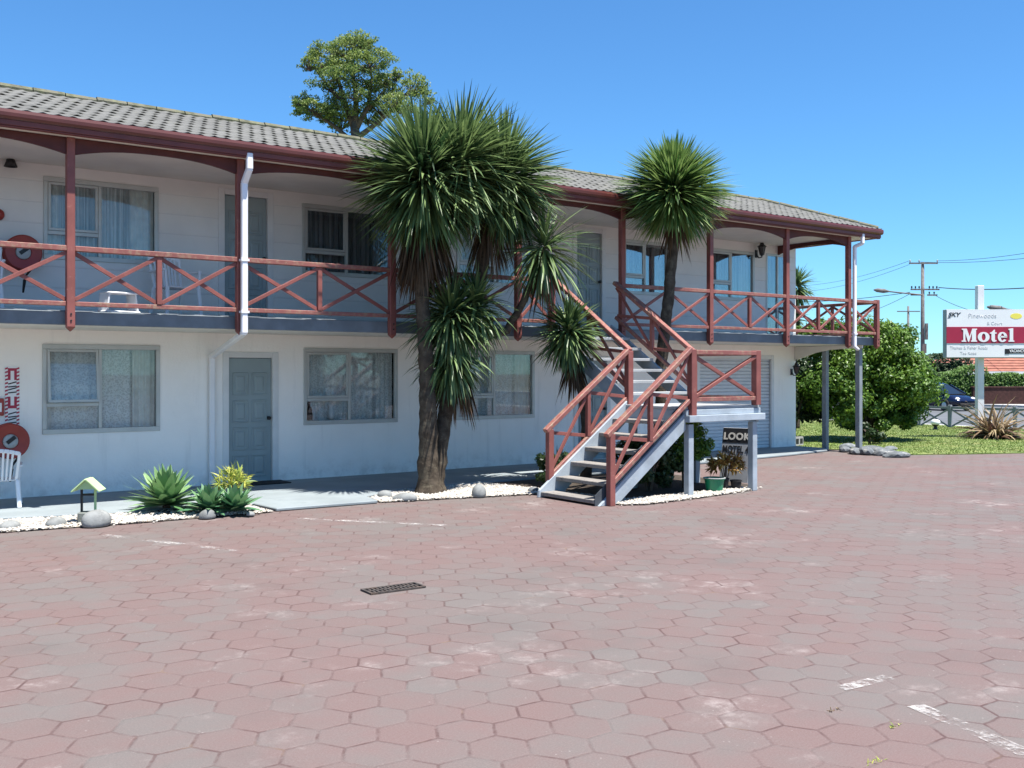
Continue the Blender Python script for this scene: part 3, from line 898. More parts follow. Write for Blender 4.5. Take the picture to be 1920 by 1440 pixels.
def flat_rail(p0, p1, side):
    p0, p1 = Vector(p0), Vector(p1)
    z = Vector((0, 0, 1))
    o = MB().bar(p0, p1, .08, .062, side).bar(p0 - z * .66, p1 - z * .66, .045, .06, side).build('landing_rail', M['redrail'], stairs, bevel=.006)
    s_ = Vector(side) * .013
    MB().bar(p0 - z * .62 - s_, p1 - z * .05 - s_, .024, .05, side).build('brace', M['red'], o, bevel=.003)
    MB().bar(p0 - z * .05 + s_, p1 - z * .62 + s_, .024, .05, side).build('brace', M['red'], o, bevel=.003)
flat_rail((10.352, YN - .01, ZN - .04), (11.607, YN - .01, ZN - .04), (0, 1, 0))
flat_rail((11.66, YN + .065, ZN - .04), (11.66, YF - .045, ZN - .04), (1, 0, 0))
# upper flight
UR, UG = (ZD - ZL_) / 7, .279
for k in range(1, 7):
    y = YF + .03 + UG * (k - 1)
    MB().box((SX0 + .03, y, ZL_ + UR * k - .045), (SX1 - .03, y + .29, ZL_ + UR * k)).build('tread', M['whitetread'], stairs, bevel=.005)
def ustringer(x):
    y0, y1 = YF + .045, YD + .01
    sl_ = UR / UG
    za = ZL_ + .12
    poly = [(y0, za), (y1, za + sl_ * (y1 - y0) - .02), (y1, za + sl_ * (y1 - y0) - .27), (y0, za - .27)]
    MB().prism(poly, x, x + .045, 'x').build('stringer', M['bluegrey'], stairs, bevel=.005)
ustringer(SX0 - .018)
ustringer(SX1 - .028)
newel(SX0, YP - .0, 2.30, ZR + .06, .045)
for x in (SX0, SX1):
    slope_rail((x, YF + .04, ZN + .03), (x, YP - .06, ZR + .02), .58, (1, 0, 0))
# ------------------------------------------------------------------ plants
UP = Vector((0, 0, 1))
def strap(mb, base, d, length, width, droop, rnd, segs=5, roll=0.0, fold=.0):
    """one long tapering leaf that bends under its own weight"""
    p = Vector(base); d = Vector(d).normalized()
    side = d.cross(UP)
    if side.length < .05: side = Vector((1, 0, 0))
    side.normalize()
    if roll: side = Matrix.Rotation(roll, 3, d) @ side
    prof = (.55, 1.0, .95, .78, .5, .04) if segs == 5 else (.6, 1.0, .7, .04)
    vs, fs = [], []
    st = length / segs
    for i in range(segs + 1):
        wd = width * prof[i] / 2
        vs += [p - side * wd, p + side * wd]
        d = (d + Vector((0, 0, -droop / segs))).normalized()
        p = p + d * st
    for i in range(segs): fs.append((2 * i, 2 * i + 1, 2 * i + 3, 2 * i + 2))
    mb.add(vs, fs, rnd)
def rdir(g, lo, hi):
    """random direction with elevation between lo and hi (degrees), even over the sphere"""
    z = g.uniform(math.sin(R(lo)), math.sin(R(hi)))
    a = g.uniform(0, 2 * math.pi)
    r_ = math.sqrt(max(0, 1 - z * z))
    return Vector((r_ * math.cos(a), r_ * math.sin(a), z))
def cord_head(mb, c, rad, n, g, lo=-62, hi=88, wd=.042, core=.16, droop=(.15, .6), vs_=.2):
    for _ in range(n):
        d = rdir(g, lo, hi)
        el = math.asin(d.z)
        ln = rad * g.uniform(.70, 1.06) * (1 - vs_ * abs(d.z) ** 1.3)
        low = max(0, -el) / 1.57
        dr = g.uniform(*droop) * (1 - .75 * max(0, el) / 1.57) + .9 * low * g.random()
        if g.random() < .08: dr += g.uniform(.5, 1.4)
        b = Vector(c) + Vector((d.x, d.y, 0)) * core * g.uniform(.2, .8) + UP * core * (1.2 * d.z + g.uniform(-.5, .5))
        strap(mb, b, d, ln, wd * g.uniform(.75, 1.2), dr, g.random(), roll=g.uniform(-.5, .5))
def skirt(mb, c, rad, h, n, g, wd=.03):
    for _ in range(n):
        a = g.uniform(0, 2 * math.pi)
        z = g.uniform(-h, 0)
        b = Vector(c) + Vector((math.cos(a), math.sin(a), 0)) * rad * g.uniform(.3, .8) + UP * z
        d = Vector((math.cos(a) * .45, math.sin(a) * .45, -1))
        strap(mb, b, d, g.uniform(.35, .75), wd, .5, g.random(), segs=3, roll=g.uniform(-1, 1))
def knobbly(mb, pts, rads, n=12, seed=1):
    """trunk tube with uneven girth"""
    g = random.Random(seed)
    P, Q = [], []
    for i in range(len(pts) - 1):
        a, b = Vector(pts[i]), Vector(pts[i + 1])
        k = max(2, int((b - a).length / .09))
        for j in range(k):
            s = j / k
            P.append(a.lerp(b, s) + Vector((g.uniform(-1, 1), g.uniform(-1, 1), 0)) * .008)
            Q.append((rads[i] * (1 - s) + rads[i + 1] * s) * g.uniform(.93, 1.08))
    P.append(Vector(pts[-1])); Q.append(rads[-1])
    mb.tube(P, Q, n)

def cabbage_tree(label, trunks, heads, base, seed, skirts=(), leaf=None, group=None):
    g = random.Random(seed)
    root = thing('cabbage_tree', label, 'cabbage tree', base, 0, group)
    B = Vector(base)
    for i, (pts, rads) in enumerate(trunks):
        mb = MB()
        knobbly(mb, [Vector(p) - B for p in pts], rads, seed=seed + i)
        mb.build('trunk', M['bark'], root, smooth=True)
    for i, (c, rad, n, kw) in enumerate(heads):
        mb = MB()
        cord_head(mb, Vector(c) - B, rad, n, g, **kw)
        mb.build('crown', leaf or M['cord'], root, fix=False)
    for c, rad, h, n in skirts:
        mb = MB()
        skirt(mb, Vector(c) - B, rad, h, n, g)
        mb.build('dead_leaf_skirt', M['deadleaf'], root, fix=False)
    return root

YT = 12.42
def T(u, v, y=YT): return at(u, v, y)
b0 = gnd(808, 916, .02)
b0 = Vector((T(808, 900).x, YT, 0.0))
bL = lambda u, v, y=YT: T(u, v, y)
cabbage_tree('tall many headed cabbage tree with a brown leaf skirt, left of the staircase',
    [([b0 + Vector((-.03, 0, -.02)), b0 + Vector((-.03, 0, .16)), bL(803, 800), bL(800, 700), bL(794, 600), bL(785, 480), bL(796, 370)], [.23, .165, .13, .11, .095, .09, .085]),
     ([b0 + Vector((.10, .02, -.02)), b0 + Vector((.09, .02, .16)), bL(832, 800, YT + .05), bL(844, 700, YT + .1), bL(852, 610, YT + .1)], [.17, .125, .11, .11, .08]),
     ([bL(846, 690, YT + .1), bL(880, 610, YT + .25), bL(903, 520, YT + .25), bL(912, 430, YT + .1), bL(925, 350)], [.08, .08, .085, .085, .08]),
     ([bL(880, 640, YT + .2), bL(950, 620, YT + .2), bL(985, 560, YT - .05), bL(1012, 470, YT - .2)], [.06, .06, .055, .05])],
    [(bL(794, 338), 1.15, 1800, dict(lo=-72, core=.24, wd=.043, droop=(.15, .55))),
     (bL(864, 318, YT - .15), 1.14, 900, dict(lo=-45, core=.24, wd=.043)),
     (bL(942, 340), 1.04, 1500, dict(lo=-72, core=.24, wd=.043, droop=(.15, .55))),
     (bL(1020, 468, YT - .25), 1.02, 230, dict(lo=-80, core=.1, droop=(.2, 1.2))),
     (bL(846, 600, YT + .05), .84, 620, dict(lo=-84, core=.16, droop=(.4, 1.3))),
     (bL(892, 580, YT - .05), .70, 320, dict(lo=-70, core=.14, droop=(.4, 1.2))),
     (bL(846, 670, YT + .02), .66, 330, dict(lo=-86, hi=5, core=.2, droop=(.5, 1.3)))],
    (b0.x, b0.y, 0), 11,
    [(bL(788, 440), .32, .42, 260), (bL(806, 430, YT + .1), .32, .32, 120), (bL(852, 690, YT + .1), .26, .25, 120), (bL(918, 420), .26, .3, 90), (bL(1016, 490, YT - .2), .12, .3, 30)])
YF_ = 12.15
b1 = Vector((T(1098, 880, YF_).x, YF_, 0))
cabbage_tree('short dark cabbage tree with one mop head beside the upper flight of stairs',
    [([b1 - Vector((0, 0, .02)), T(1100, 800, YF_), T(1092, 735, YF_), T(1078, 680, YF_), T(1072, 640, YF_)], [.10, .085, .075, .07, .06])],
    [(T(1066, 628, YF_), .66, 560, dict(lo=-78, core=.14, droop=(.3, .9)))], (b1.x, b1.y, 0), 23, [(T(1074, 670, YF_), .14, .22, 50)])
YR_ = 12.36
b2 = Vector((T(1236, 880, YR_).x, YR_, 0))
cabbage_tree('slender cabbage tree with a single round crown rising right of the stairs',
    [([b2 - Vector((0, 0, .02)), T(1238, 780, YR_), T(1240, 680, YR_), T(1252, 570, YR_), T(1262, 470, YR_), T(1263, 375, YR_)], [.12, .10, .095, .095, .09, .08])],
    [(T(1263, 360, YR_), 1.10, 1950, dict(lo=-52, core=.20, wd=.045, droop=(.04, .30), vs_=.36))], (b2.x, b2.y, 0), 31, [(T(1263, 410, YR_), .18, .15, 30)], M['cordbright'])
b3 = atd(1492, 800, 31.0); b3.z = -.0
cabbage_tree('far cabbage tree whose mop head shows past the end of the building',
    [([b3, b3 + Vector((.1, 0, 2.2)), atd(1495, 545, 31.0)], [.12, .09, .07])],
    [(atd(1494, 538, 31.0), .75, 220, dict(lo=-60, core=.15, wd=.06)), (atd(1486, 600, 31.0), .5, 90, dict(lo=-40, core=.15, wd=.06))], tuple(b3), 41)

def rosette(name, label, cat, c, rad, n, mat, seed, lo=5, hi=85, wd=.07, droop=(.1, .5), group=None, stalk=None, part='leaf_rosette'):
    g = random.Random(seed)
    root = thing(name, label, cat, c, 0, group)
    mb = MB()
    for i in range(n):
        s = i / n
        el = lo + (hi - lo) * s ** 1.1
        a = i * 2.399963 + g.uniform(-.2, .2)
        d = Vector((math.cos(a) * math.cos(R(el)), math.sin(a) * math.cos(R(el)), math.sin(R(el))))
        strap(mb, Vector((0, 0, .03 + .05 * s)) + Vector((d.x, d.y, 0)) * .03, d, rad * (1 - .25 * s) * g.uniform(.85, 1.1), wd * g.uniform(.85, 1.15), g.uniform(*droop) * (1 - .6 * s), g.random(), roll=g.uniform(-.25, .25))
    mb.build(part, mat, root, fix=False)
    if stalk:
        MB().tube([(0, 0, -.01), (0, 0, stalk)], [.05, .03], 8).build('stem', M['bark'], root, smooth=True)
    return root
def on(u, v, z=.03): return gnd(u, v, z)
p = on(312, 957, .03); rosette('agave_plant', 'large pale green agave rosette growing in gravel left of the lower door', 'agave', (p.x, p.y, .07), .57, 84, M['agave'], 5, lo=8, hi=87, wd=.12, droop=(.1, .55), stalk=.10)
p = on(392, 962); rosette('succulent_plant', 'low blue green rosette plant beside the agave, with a stone at its foot', 'succulent', (p.x, p.y, .03), .36, 52, M['bluegreen'], 6, lo=14, wd=.105, droop=(.2, .8))
p = on(440, 961); rosette('succulent_plant', 'low blue green rosette plant growing in front of the yellow shrub', 'succulent', (p.x, p.y, .03), .37, 52, M['bluegreen'], 9, lo=14, wd=.105, droop=(.2, .8))

def leafy(mb, c, r, n, size, g, lumps=18, squash=.85, seedscale=1.0, tri=False):
    """leaf clumps over an uneven crown: many small folded leaves on lump surfaces"""
    c = Vector(c)
    L = []
    for _ in range(lumps):
        d = rdir(g, -50, 90)
        L.append((Vector((d.x * r[0], d.y * r[1], d.z * r[2])) * g.uniform(.35, .82), g.uniform(.24, .46) * min(r[0], r[2])))
    tot = sum(q[1] ** 2 for q in L)
    for off, lr in L:
        tone = g.uniform(-.22, .22)
        for _ in range(int(n * lr * lr / tot)):
            d = rdir(g, -70, 90)
            p = c + off + Vector((d.x, d.y, d.z * squash)) * lr * (g.random() ** .4) 
            leaf(mb, p, (d + rdir(g, -90, 90) * .8 + UP * .25), size * g.uniform(.6, 1.25), min(1, max(0, .5 + tone + g.uniform(-.35, .35))), g)
def leaf(mb, p, nrm, s, rnd, g):
    nrm = nrm.normalized()
    a = nrm.cross(Vector((g.uniform(-1, 1), g.uniform(-1, 1), g.uniform(-1, 1))))
    if a.length < .05: return
    a.normalize(); b = nrm.cross(a)
    w_ = s * .27
    mb.add([p - a * s * .5, p + b * w_ - nrm * s * .05, p + a * s * .5 - nrm * s * .12, p - b * w_ - nrm * s * .05, p + nrm * s * .05],
           [(0, 1, 4), (1, 2, 4), (2, 3, 4), (3, 0, 4)] if s > .12 else [(0, 1, 2), (0, 2, 3)], rnd)
def shrub(name, label, cat, c, r, n, size, mat, seed, lumps=18, group=None, stems=5, zc=None, part='foliage'):
    g = random.Random(seed)
    root = thing(name, label, cat, (c[0], c[1], c[2]), 0, group)
    zc = r[2] * .95 if zc is None else zc
    mb = MB()
    leafy(mb, (0, 0, zc), r, n, size, g, lumps)
    mb.build(part, mat, root, fix=False)
    if stems:
        sm = MB()
        for k in range(stems):
            d = rdir(g, 35, 80)
            q = Vector((d.x * r[0] * .6, d.y * r[1] * .6, zc + d.z * r[2] * .3))
            sm.tube([(d.x * .05, d.y * .05, -.03), q * .5 + Vector((0, 0, .08)), q], [.03 * r[2] + .008, .02 * r[2] + .006, .006], 6)
        sm.build('stem', M['treebark'], root, smooth=True)
    return root
# the yellow spiky-leaved shrub by the door
p = on(444, 946)
g = random.Random(12)
ysh = thing('yellow_shrub', 'yellow variegated shrub with narrow leaves by the lower door', 'shrub', (p.x, p.y + .1, .03))
mb = MB()
for _ in range(26):
    d = rdir(g, 25, 88)
    tip = Vector((d.x * .26, d.y * .24, .12 + d.z * .33))
    for _ in range(11):
        strap(mb, tip * g.uniform(.6, 1), d + rdir(g, -60, 90) * .9, g.uniform(.10, .18), .02, .5, g.random(), segs=3, roll=g.uniform(-1, 1))
mb.build('foliage', M['yellowleaf'], ysh, fix=False)
sm = MB()
for _ in range(5):
    d = rdir(g, 50, 80); sm.tube([(0, 0, -.02), Vector((d.x * .2, d.y * .2, .3))], [.012, .006], 6)
sm.build('stem', M['treebark'], ysh)

# plants under and around the stairs
p = Vector((11.0, 10.75, 0.02)); shrub('round_shrub', 'glossy dark green round shrub under the landing, bright on its right side', 'shrub', p, (.36, .36, .44), 2600, .075, M['bushleaf'], 51, 18, zc=.62)
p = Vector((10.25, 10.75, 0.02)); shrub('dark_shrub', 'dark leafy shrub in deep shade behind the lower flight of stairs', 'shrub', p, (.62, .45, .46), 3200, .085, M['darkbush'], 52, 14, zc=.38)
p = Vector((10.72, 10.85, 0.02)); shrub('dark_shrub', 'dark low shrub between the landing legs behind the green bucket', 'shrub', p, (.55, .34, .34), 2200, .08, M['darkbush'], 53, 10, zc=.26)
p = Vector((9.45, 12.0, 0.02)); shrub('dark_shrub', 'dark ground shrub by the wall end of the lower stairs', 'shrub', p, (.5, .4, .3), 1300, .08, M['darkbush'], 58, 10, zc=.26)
g = random.Random(54)
cp = thing('copper_shrub', 'copper and yellow leaved plant in front of the black lettered board', 'shrub', (11.44, 10.36, .02))
mb = MB()
for _ in range(75):
    d = rdir(g, -10, 88)
    tip = Vector((d.x * .27, d.y * .2, .33 + d.z * .16)) * g.uniform(.75, 1.05)
    for _ in range(8):
        strap(mb, tip, d + rdir(g, -60, 90) * .9, g.uniform(.07, .13), .03, .8, g.random(), segs=3, roll=g.uniform(-1, 1))
mb.build('foliage', M['copper'], cp, fix=False)
sm = MB()
for _ in range(6):
    d = rdir(g, 50, 80); sm.tube([(0, 0, -.02), Vector((d.x * .22, d.y * .18, .42))], [.012, .006], 6)
sm.build('stem', M['treebark'], cp)
p = gnd(1046, 893, .03); rosette('spiky_tuft', 'pale striped spiky tuft behind the foot of the stairs', 'grass tuft', (p.x, p.y, .03), .55, 26, M['striped'], 56, lo=35, hi=88, wd=.024, droop=(.1, .9))
# copper plant against the upper flight's right rail
g = random.Random(57)

# big bright shrub on the lawn and its dark neighbours
p = Vector((22.6, 15.6, .0))
bush = thing('large_bush', 'large bright green leafy bush on the lawn past the building end', 'bush', tuple(p))
g = random.Random(61)
mb = MB()
for cx, cy, cz, r_, n in ((-.15, 0, 1.9, (1.4, 1.4, 1.5), 7200), (-.95, .2, 1.35, (1.15, 1.1, 1.15), 3600), (.72, -.25, 1.3, (.78, 1.0, 1.15), 3600), (.25, -.75, 1.2, (1.25, .9, 1.05), 3400), (-1.4, -.2, 1.0, (.7, .8, .9), 1700), (-.95, .7, 2.45, (.95, .9, .75), 2600), (.0, -.3, .62, (1.35, 1.2, .55), 4200), (.1, -.2, 2.3, (1.15, 1.1, .95), 3000)):
    leafy(mb, (cx, cy, cz), r_, int(n * 2.1), .115, g, 30)
mb.build('foliage', M['bushleaf'], bush, fix=False)
sm = MB()
for k in range(9):
    d = rdir(g, 35, 85); q = Vector((d.x * 1.3, d.y * 1.2, .5 + d.z * 1.7)); sm.tube([(d.x * .12, d.y * .12, -.05), q * .5, q], [.06, .04, .012], 7)
sm.build('stem', M['treebark'], bush, smooth=True)
p = Vector((20.75, 16.6, .0)); shrub('dark_bush', 'tall dark bush in shade close behind the building end', 'bush', p, (1.05, .95, 1.25), 6500, .14, M['darkbush'], 62, 20, zc=1.15)
p = Vector((21.2, 14.6, .0)); shrub('low_shrub', 'low green shrub at the left foot of the large bush', 'shrub', p, (.5, .4, .3), 900, .11, M['darkbush'], 64, 10, zc=.3)

# bronze flax round the sign post
p = gnd(1856, 820, .02)
SP = atd(1840, 700, 26.7); SP.z = 0
p = Vector((SP.x - .10, SP.y - .42, .02))
g = random.Random(71)
fl = thing('flax_bush', 'bronze and straw coloured flax clump in front of the sign post', 'flax', tuple(p))
mb = MB()
for _ in range(260):
    d = rdir(g, 14, 86)
    strap(mb, Vector((g.uniform(-.16, .16), g.uniform(-.16, .16), 0)), d, g.uniform(.75, 1.35), .075, g.uniform(.8, 2.2), g.random(), roll=g.uniform(-.9, .9))
mb.build('leaf_fan', M['flax'], fl, fix=False)

# tree standing behind the motel roof
g = random.Random(81)
tb = atd(672, 700, 36.0); tb.z = -.25
tr = thing('open_crowned_tree', 'tall open crowned tree with yellow green foliage behind the motel roof', 'tree', tuple(tb))
def TP(u, v, dd=0.0): return atd(u, v, 36.0 + dd) - tb
tm = MB()
limbs = [([Vector((0, 0, 0)), TP(680, 420), TP(672, 300), TP(664, 230)], [.3, .24, .19, .15]),
         ([TP(664, 240), TP(645, 190), TP(632, 140), TP(622, 110)], [.13, .09, .06, .03]),
         ([TP(666, 235), TP(668, 180), TP(660, 130), TP(655, 90)], [.13, .09, .06, .03]),
         ([TP(668, 240), TP(690, 200), TP(698, 150), TP(690, 110)], [.12, .08, .05, .03]),
         ([TP(668, 260), TP(715, 225), TP(750, 190), TP(775, 160)], [.11, .07, .05, .03]),
         ([TP(666, 270), TP(625, 235), TP(590, 212), TP(565, 198)], [.1, .07, .05, .03]),
         ([TP(650, 200), TP(615, 160), TP(590, 130)], [.07, .05, .025]),
         ([TP(690, 205), TP(720, 170), TP(735, 140)], [.06, .04, .02])]
for pts, rads in limbs: tm.tube(pts, rads, 8)
lm = MB()
for u, v, ru, rv, n in ((650, 95, 52, 30, 2300), (605, 118, 36, 24, 1100), (690, 118, 42, 28, 1500), (640, 135, 60, 34, 1700), (580, 100 + 20, 18, 14, 300), (720, 150, 22, 22, 480), (672, 80, 34, 16, 700),
                        (590, 205, 36, 20, 1000), (565, 192, 20, 18, 480), (632, 195, 26, 26, 700), (650, 215, 30, 22, 600), (773, 165, 30, 28, 900), (745, 195, 30, 22, 560), (705, 185, 30, 22, 420), (800, 185, 18, 18, 250), (735, 170, 20, 18, 220), (620, 160, 20, 16, 260), (612, 215, 26, 16, 520), (640, 232, 24, 14, 420), (690, 220, 26, 18, 480), (715, 205, 24, 18, 400), (760, 205, 24, 18, 420), (700, 160, 26, 20, 420), (560, 205, 16, 14, 260), (745, 140, 14, 12, 160), (665, 175, 30, 20, 420)):
    c = TP(u, v, g.uniform(-.8, .8)); k = 36 / FPX
    sub = 36
    for _ in range(sub):
        d = rdir(g, -60, 90)
        cc = c + Vector((d.x * ru * k, d.y * ru * k, d.z * rv * k)) * g.uniform(.45, 1.2)
        tm.tube([c * .98 + tb * 0, cc], [.015, .006], 4, False)
        for _ in range(int(n * 1.9) // sub):
            e = rdir(g, -90, 90) * (g.random() ** .5)
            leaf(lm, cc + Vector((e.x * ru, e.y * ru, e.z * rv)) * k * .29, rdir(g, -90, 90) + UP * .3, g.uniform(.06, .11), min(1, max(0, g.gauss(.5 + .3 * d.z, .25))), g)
tm.build('trunk', M['treebark'], tr, smooth=True)
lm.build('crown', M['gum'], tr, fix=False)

# ------------------------------------------------------------------ gravel beds, stones, edging
def in_poly(x, y, P):
    c = False
    for i in range(len(P)):
        (x0, y0), (x1, y1) = P[i], P[i - 1]
        if (y0 > y) != (y1 > y) and x < (x1 - x0) * (y - y0) / (y1 - y0) + x0: c = not c
    return c
GA = [(XW, 12.25), (1.2, 12.2), (2.1, 12.12), (3.3, 11.98), (4.98, 11.93), (4.95, 12.6), (4.5, 12.72), (3.3, 12.8), (2.1, 13.08), (XW, 13.1)]
GB = [(6.5, 11.95), (7.6, 11.72), (8.8, 11.45), (8.95, 11.3), (8.92, 9.9), (9.2, 9.72), (10.4, 9.80), (11.75, 10.02), (11.95, 10.2), (10.6, 10.22), (9.3, 10.2), (9.15, 11.6), (8.9, 12.98), (7.4, 12.9), (6.6, 12.43)]
SB = [(9.3, 10.19), (10.6, 10.21), (11.95, 10.19), (12.25, 11.0), (12.2, 13.03), (8.9, 12.97), (9.15, 11.6)]
def gravel(poly, label, n, seed, name='gravel_bed'):
    g = random.Random(seed)
    b = MB()
    b.add([(x, y, .012) for x, y in poly], [tuple(range(len(poly)))])
    o = tag(b.build(name, M['gravelbase'], fix=False), label, 'gravel', kind='stuff')
    mb = MB()
    x0 = min(p[0] for p in poly); x1 = max(p[0] for p in poly); y0 = min(p[1] for p in poly); y1 = max(p[1] for p in poly)
    x0 = max(x0, -1.2)
    k = 0
    while k < n:
        x, y = g.uniform(x0, x1), g.uniform(y0 - .05, y1)
        if not in_poly(x, y, poly):
            if g.random() > .03 or not in_poly(x + g.uniform(-.2, .2), y + g.uniform(0, .12), poly): continue
        k += 1
        s = g.uniform(.010, .026)
        a = g.uniform(0, 6.28); ca, sa = math.cos(a), math.sin(a)
        sx, sy, sz = s * g.uniform(.8, 1.5), s * g.uniform(.7, 1.1), s * g.uniform(.5, .8)
        z = .012 + sz * g.uniform(.3, 1.3)
        pts = []
        for (px_, py_, pz_) in ((1, .2, 0), (-1, -.1, .1), (.1, 1, -.1), (0, -1, .1), (.2, .1, 1), (-.1, 0, -1)):
            px2, py2 = px_ * sx, py_ * sy
            pts.append((x + px2 * ca - py2 * sa, y + px2 * sa + py2 * ca, z + pz_ * sz))
        mb.add(pts, [(0, 2, 4), (2, 1, 4), (1, 3, 4), (3, 0, 4), (2, 0, 5), (1, 2, 5), (3, 1, 5), (0, 3, 5)])
    q = mb.build('gravel_chips', M['pebble'], o, fix=False)
    q['kind'] = 'stuff'
    return o
gravel(GA, 'white limestone gravel strip along the left edge of the path', 12500, 91)
gravel(GB, 'white limestone gravel bed round the palms and under the staircase', 13000, 92)

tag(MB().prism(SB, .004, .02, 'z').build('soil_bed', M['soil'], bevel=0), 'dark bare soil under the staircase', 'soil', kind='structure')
ag = on(312, 960, .03)
tag(MB().prism([(ag.x + .05 + .30 * math.cos(k * .524) * (1 + .2 * math.sin(3.1 * k)), ag.y + .23 * math.sin(k * .524) * (1 + .15 * math.cos(2.3 * k))) for k in range(12)], .004, .034, 'z').build('mulch_patch', M['soil']), 'dark mulch ring under the large agave', 'mulch', kind='structure')
def rock(name, label, cat, c, r_, seed, mat, group=None, rz=0.0, rough=.16, sub=3):
    g = random.Random(seed)
    bm = bmesh.new()
    bmesh.ops.create_icosphere(bm, subdivisions=sub, radius=1)
    ph = [(rdir(g, -90, 90), g.uniform(1.2, 3.2), g.uniform(0, 6)) for _ in range(7)]
    for v in bm.verts:
        n = v.co.normalized()
        h = sum(math.sin(d.dot(n) * f + o) for d, f, o in ph) / 7
        q = n * (1 + rough * 1.6 * h)
        if q.z < -.35: q.z = -.35
        v.co = (q.x * r_[0], q.y * r_[1], q.z * r_[2])
    me = bpy.data.meshes.new(name)
    bm.to_mesh(me); bm.free()
    me.materials.append(mat)
    me.polygons.foreach_set('use_smooth', [sub > 2] * len(me.polygons))
    o = bpy.data.objects.new(name, me)
    COL.objects.link(o)
    o.location = (c[0], c[1], c[2] + r_[2] * .3)
    o.rotation_euler = (0, 0, rz)
    return tag(o, label, cat, group)
gs = 'grey stones along the gravel edge'
for i, (u, v, r_, lab, rz) in enumerate((
        (17, 990, (.12, .09, .07), 'small flat grey stone at the left end of the gravel strip', .3),
        (105, 985, (.13, .08, .075), 'oval grey stone lying left of the toy wishing well', .5),
        (178, 985, (.165, .12, .13), 'largest grey stone leaning at the foot of the wishing well', .1),
        (388, 970, (.105, .09, .08), 'rounded grey stone at the foot of the blue green rosettes', 0),
        (470, 966, (.06, .05, .04), 'small brown grey stone right of the rosette plants', 1),
        (722, 932, (.11, .08, .07), 'stubby grey stone left of the palm, beside a longer one', -.6),
        (759, 937, (.17, .085, .075), 'long grey stone lying at the gravel edge left of the palm trunk', -.72),
        (898, 930, (.105, .10, .125), 'upright round grey stone on gravel right of the palm trunk', 0))):
    p = gnd(u, v, .02)
    rock('garden_stone', lab, 'stone', (p.x, p.y, .015), r_, 100 + i, M['stone'], gs, rz)
p = gnd(1016, 921, .02); rock('garden_stone', 'pale small stone against the foot of the stairs', 'stone', (p.x - .12, p.y + .05, .01), (.09, .08, .06), 120, M['slate'], gs)
sg = 'slate rocks round the support post'
for i, (u, v, r_, lab) in enumerate((
        (1590, 838, (.26, .16, .09), 'flat slate rock at the far left of the rock edging'),
        (1586, 845, (.2, .14, .09), 'pale slate rock nearest the path end'),
        (1606, 849, (.24, .15, .10), 'dark slate rock just left of the support post foot'),
        (1625, 850, (.22, .15, .11), 'slate rock leaning on the support post'),
        (1634, 843, (.28, .17, .09), 'slate rock behind the support post foot'),
        (1650, 848, (.2, .14, .09), 'middle slate rock of the edging beside the lawn'),
        (1664, 852, (.27, .16, .11), 'dark slate rock second from the right end of the edging'),
        (1682, 855, (.32, .16, .09), 'long pale slate rock at the right end of the edging'),
        (1668, 842, (.22, .14, .08), 'slate rock half in the grass behind the edging'))):
    p = gnd(u, v, .03)
    rock('slate_rock', lab, 'rock', (p.x, p.y, .01), r_, 140 + i, M['slate'], sg, .4 * i, .34, 2)

wg = random.Random(99)
for u, v, lab in ((1562, 1332, 'small yellowing weed in a paver joint left of the lower right bay line'), (1680, 1362, 'small weed in a paver joint below the short paint remnant'), (1640, 1428, 'small weed in a paver joint at the bottom edge of the forecourt')):
    p = gnd(u, v, 0)
    wt = thing('weed_tuft', lab, 'weed', (p.x, p.y, 0), 0, 'weeds in the paver joints')
    mb = MB()
    for _ in range(26):
        d = rdir(wg, 20, 80)
        strap(mb, Vector((wg.uniform(-.05, .05), wg.uniform(-.012, .012), -.004)), d, wg.uniform(.015, .04), .006, .8, wg.random(), segs=3)
    mb.build('leaves', M['flax'] if u < 1600 else M['yellowleaf'], wt, fix=False)

# lawn blades (thicker near the paving edge)
g = random.Random(95)
mb = MB()
k = 0
while k < 36000:
    x, y = g.uniform(18.9, 30.3), g.uniform(8.0, 22)
    if not in_poly(x, y, lawn): continue
    k += 1
    h = g.uniform(.02, .05); a = g.uniform(0, 6.28)
    ca, sa = math.cos(a) * .012, math.sin(a) * .012
    lx, ly = g.uniform(-.04, .04), g.uniform(-.04, .04)
    mb.add([(x - ca, y - sa, .018), (x + ca, y + sa, .018), (x + lx, y + ly, .018 + h)], [(0, 1, 2)], min(1, max(0, g.gauss(.5, .28))))
tag(mb.build('grass', M['grassblade'], fix=False), 'short green grass blades of the lawn', 'grass', kind='stuff')
# ------------------------------------------------------------------ painted lines and drain on the paving
def line(u0, v0, u1, v1, wd, lab):
    a, b = gnd(u0, v0, .004), gnd(u1, v1, .004)
    d = (b - a); d.z = 0; n = Vector((-d.y, d.x, 0)).normalized() * wd / 2
    k = 10
    vs = []
    for i in range(k + 1):
        q = a.lerp(b, i / k); q.z = .004
        vs += [q - n, q + n]
    mb = MB(); mb.add(vs, [(2 * i, 2 * i + 2, 2 * i + 3, 2 * i + 1) for i in range(k)])
    return tag(mb.build('parking_line', M['line'], fix=False), lab, 'parking line', 'worn white bay lines', 'structure')
line(196, 1003, 445, 1033, .10, 'worn white bay line nearest the wishing well')
line(560, 972, 836, 985, .10, 'worn white bay line ending near the palm trunk')
line(1716, 1322, 1990, 1440, .11, 'worn white bay line at the lower right of the forecourt')
line(1575, 1290, 1672, 1268, .09, 'short worn white paint remnant left of the lower right bay line')
q = [gnd(683, 1106, 0), gnd(779, 1093, 0), gnd(789, 1105, 0), gnd(697, 1117, 0)]
c = (q[0] + q[1] + q[2] + q[3]) / 4
ex = ((q[1] - q[0]) + (q[2] - q[3])) / 2
Lx = ex.length; ang = math.atan2(ex.y, ex.x)
Ly = .155
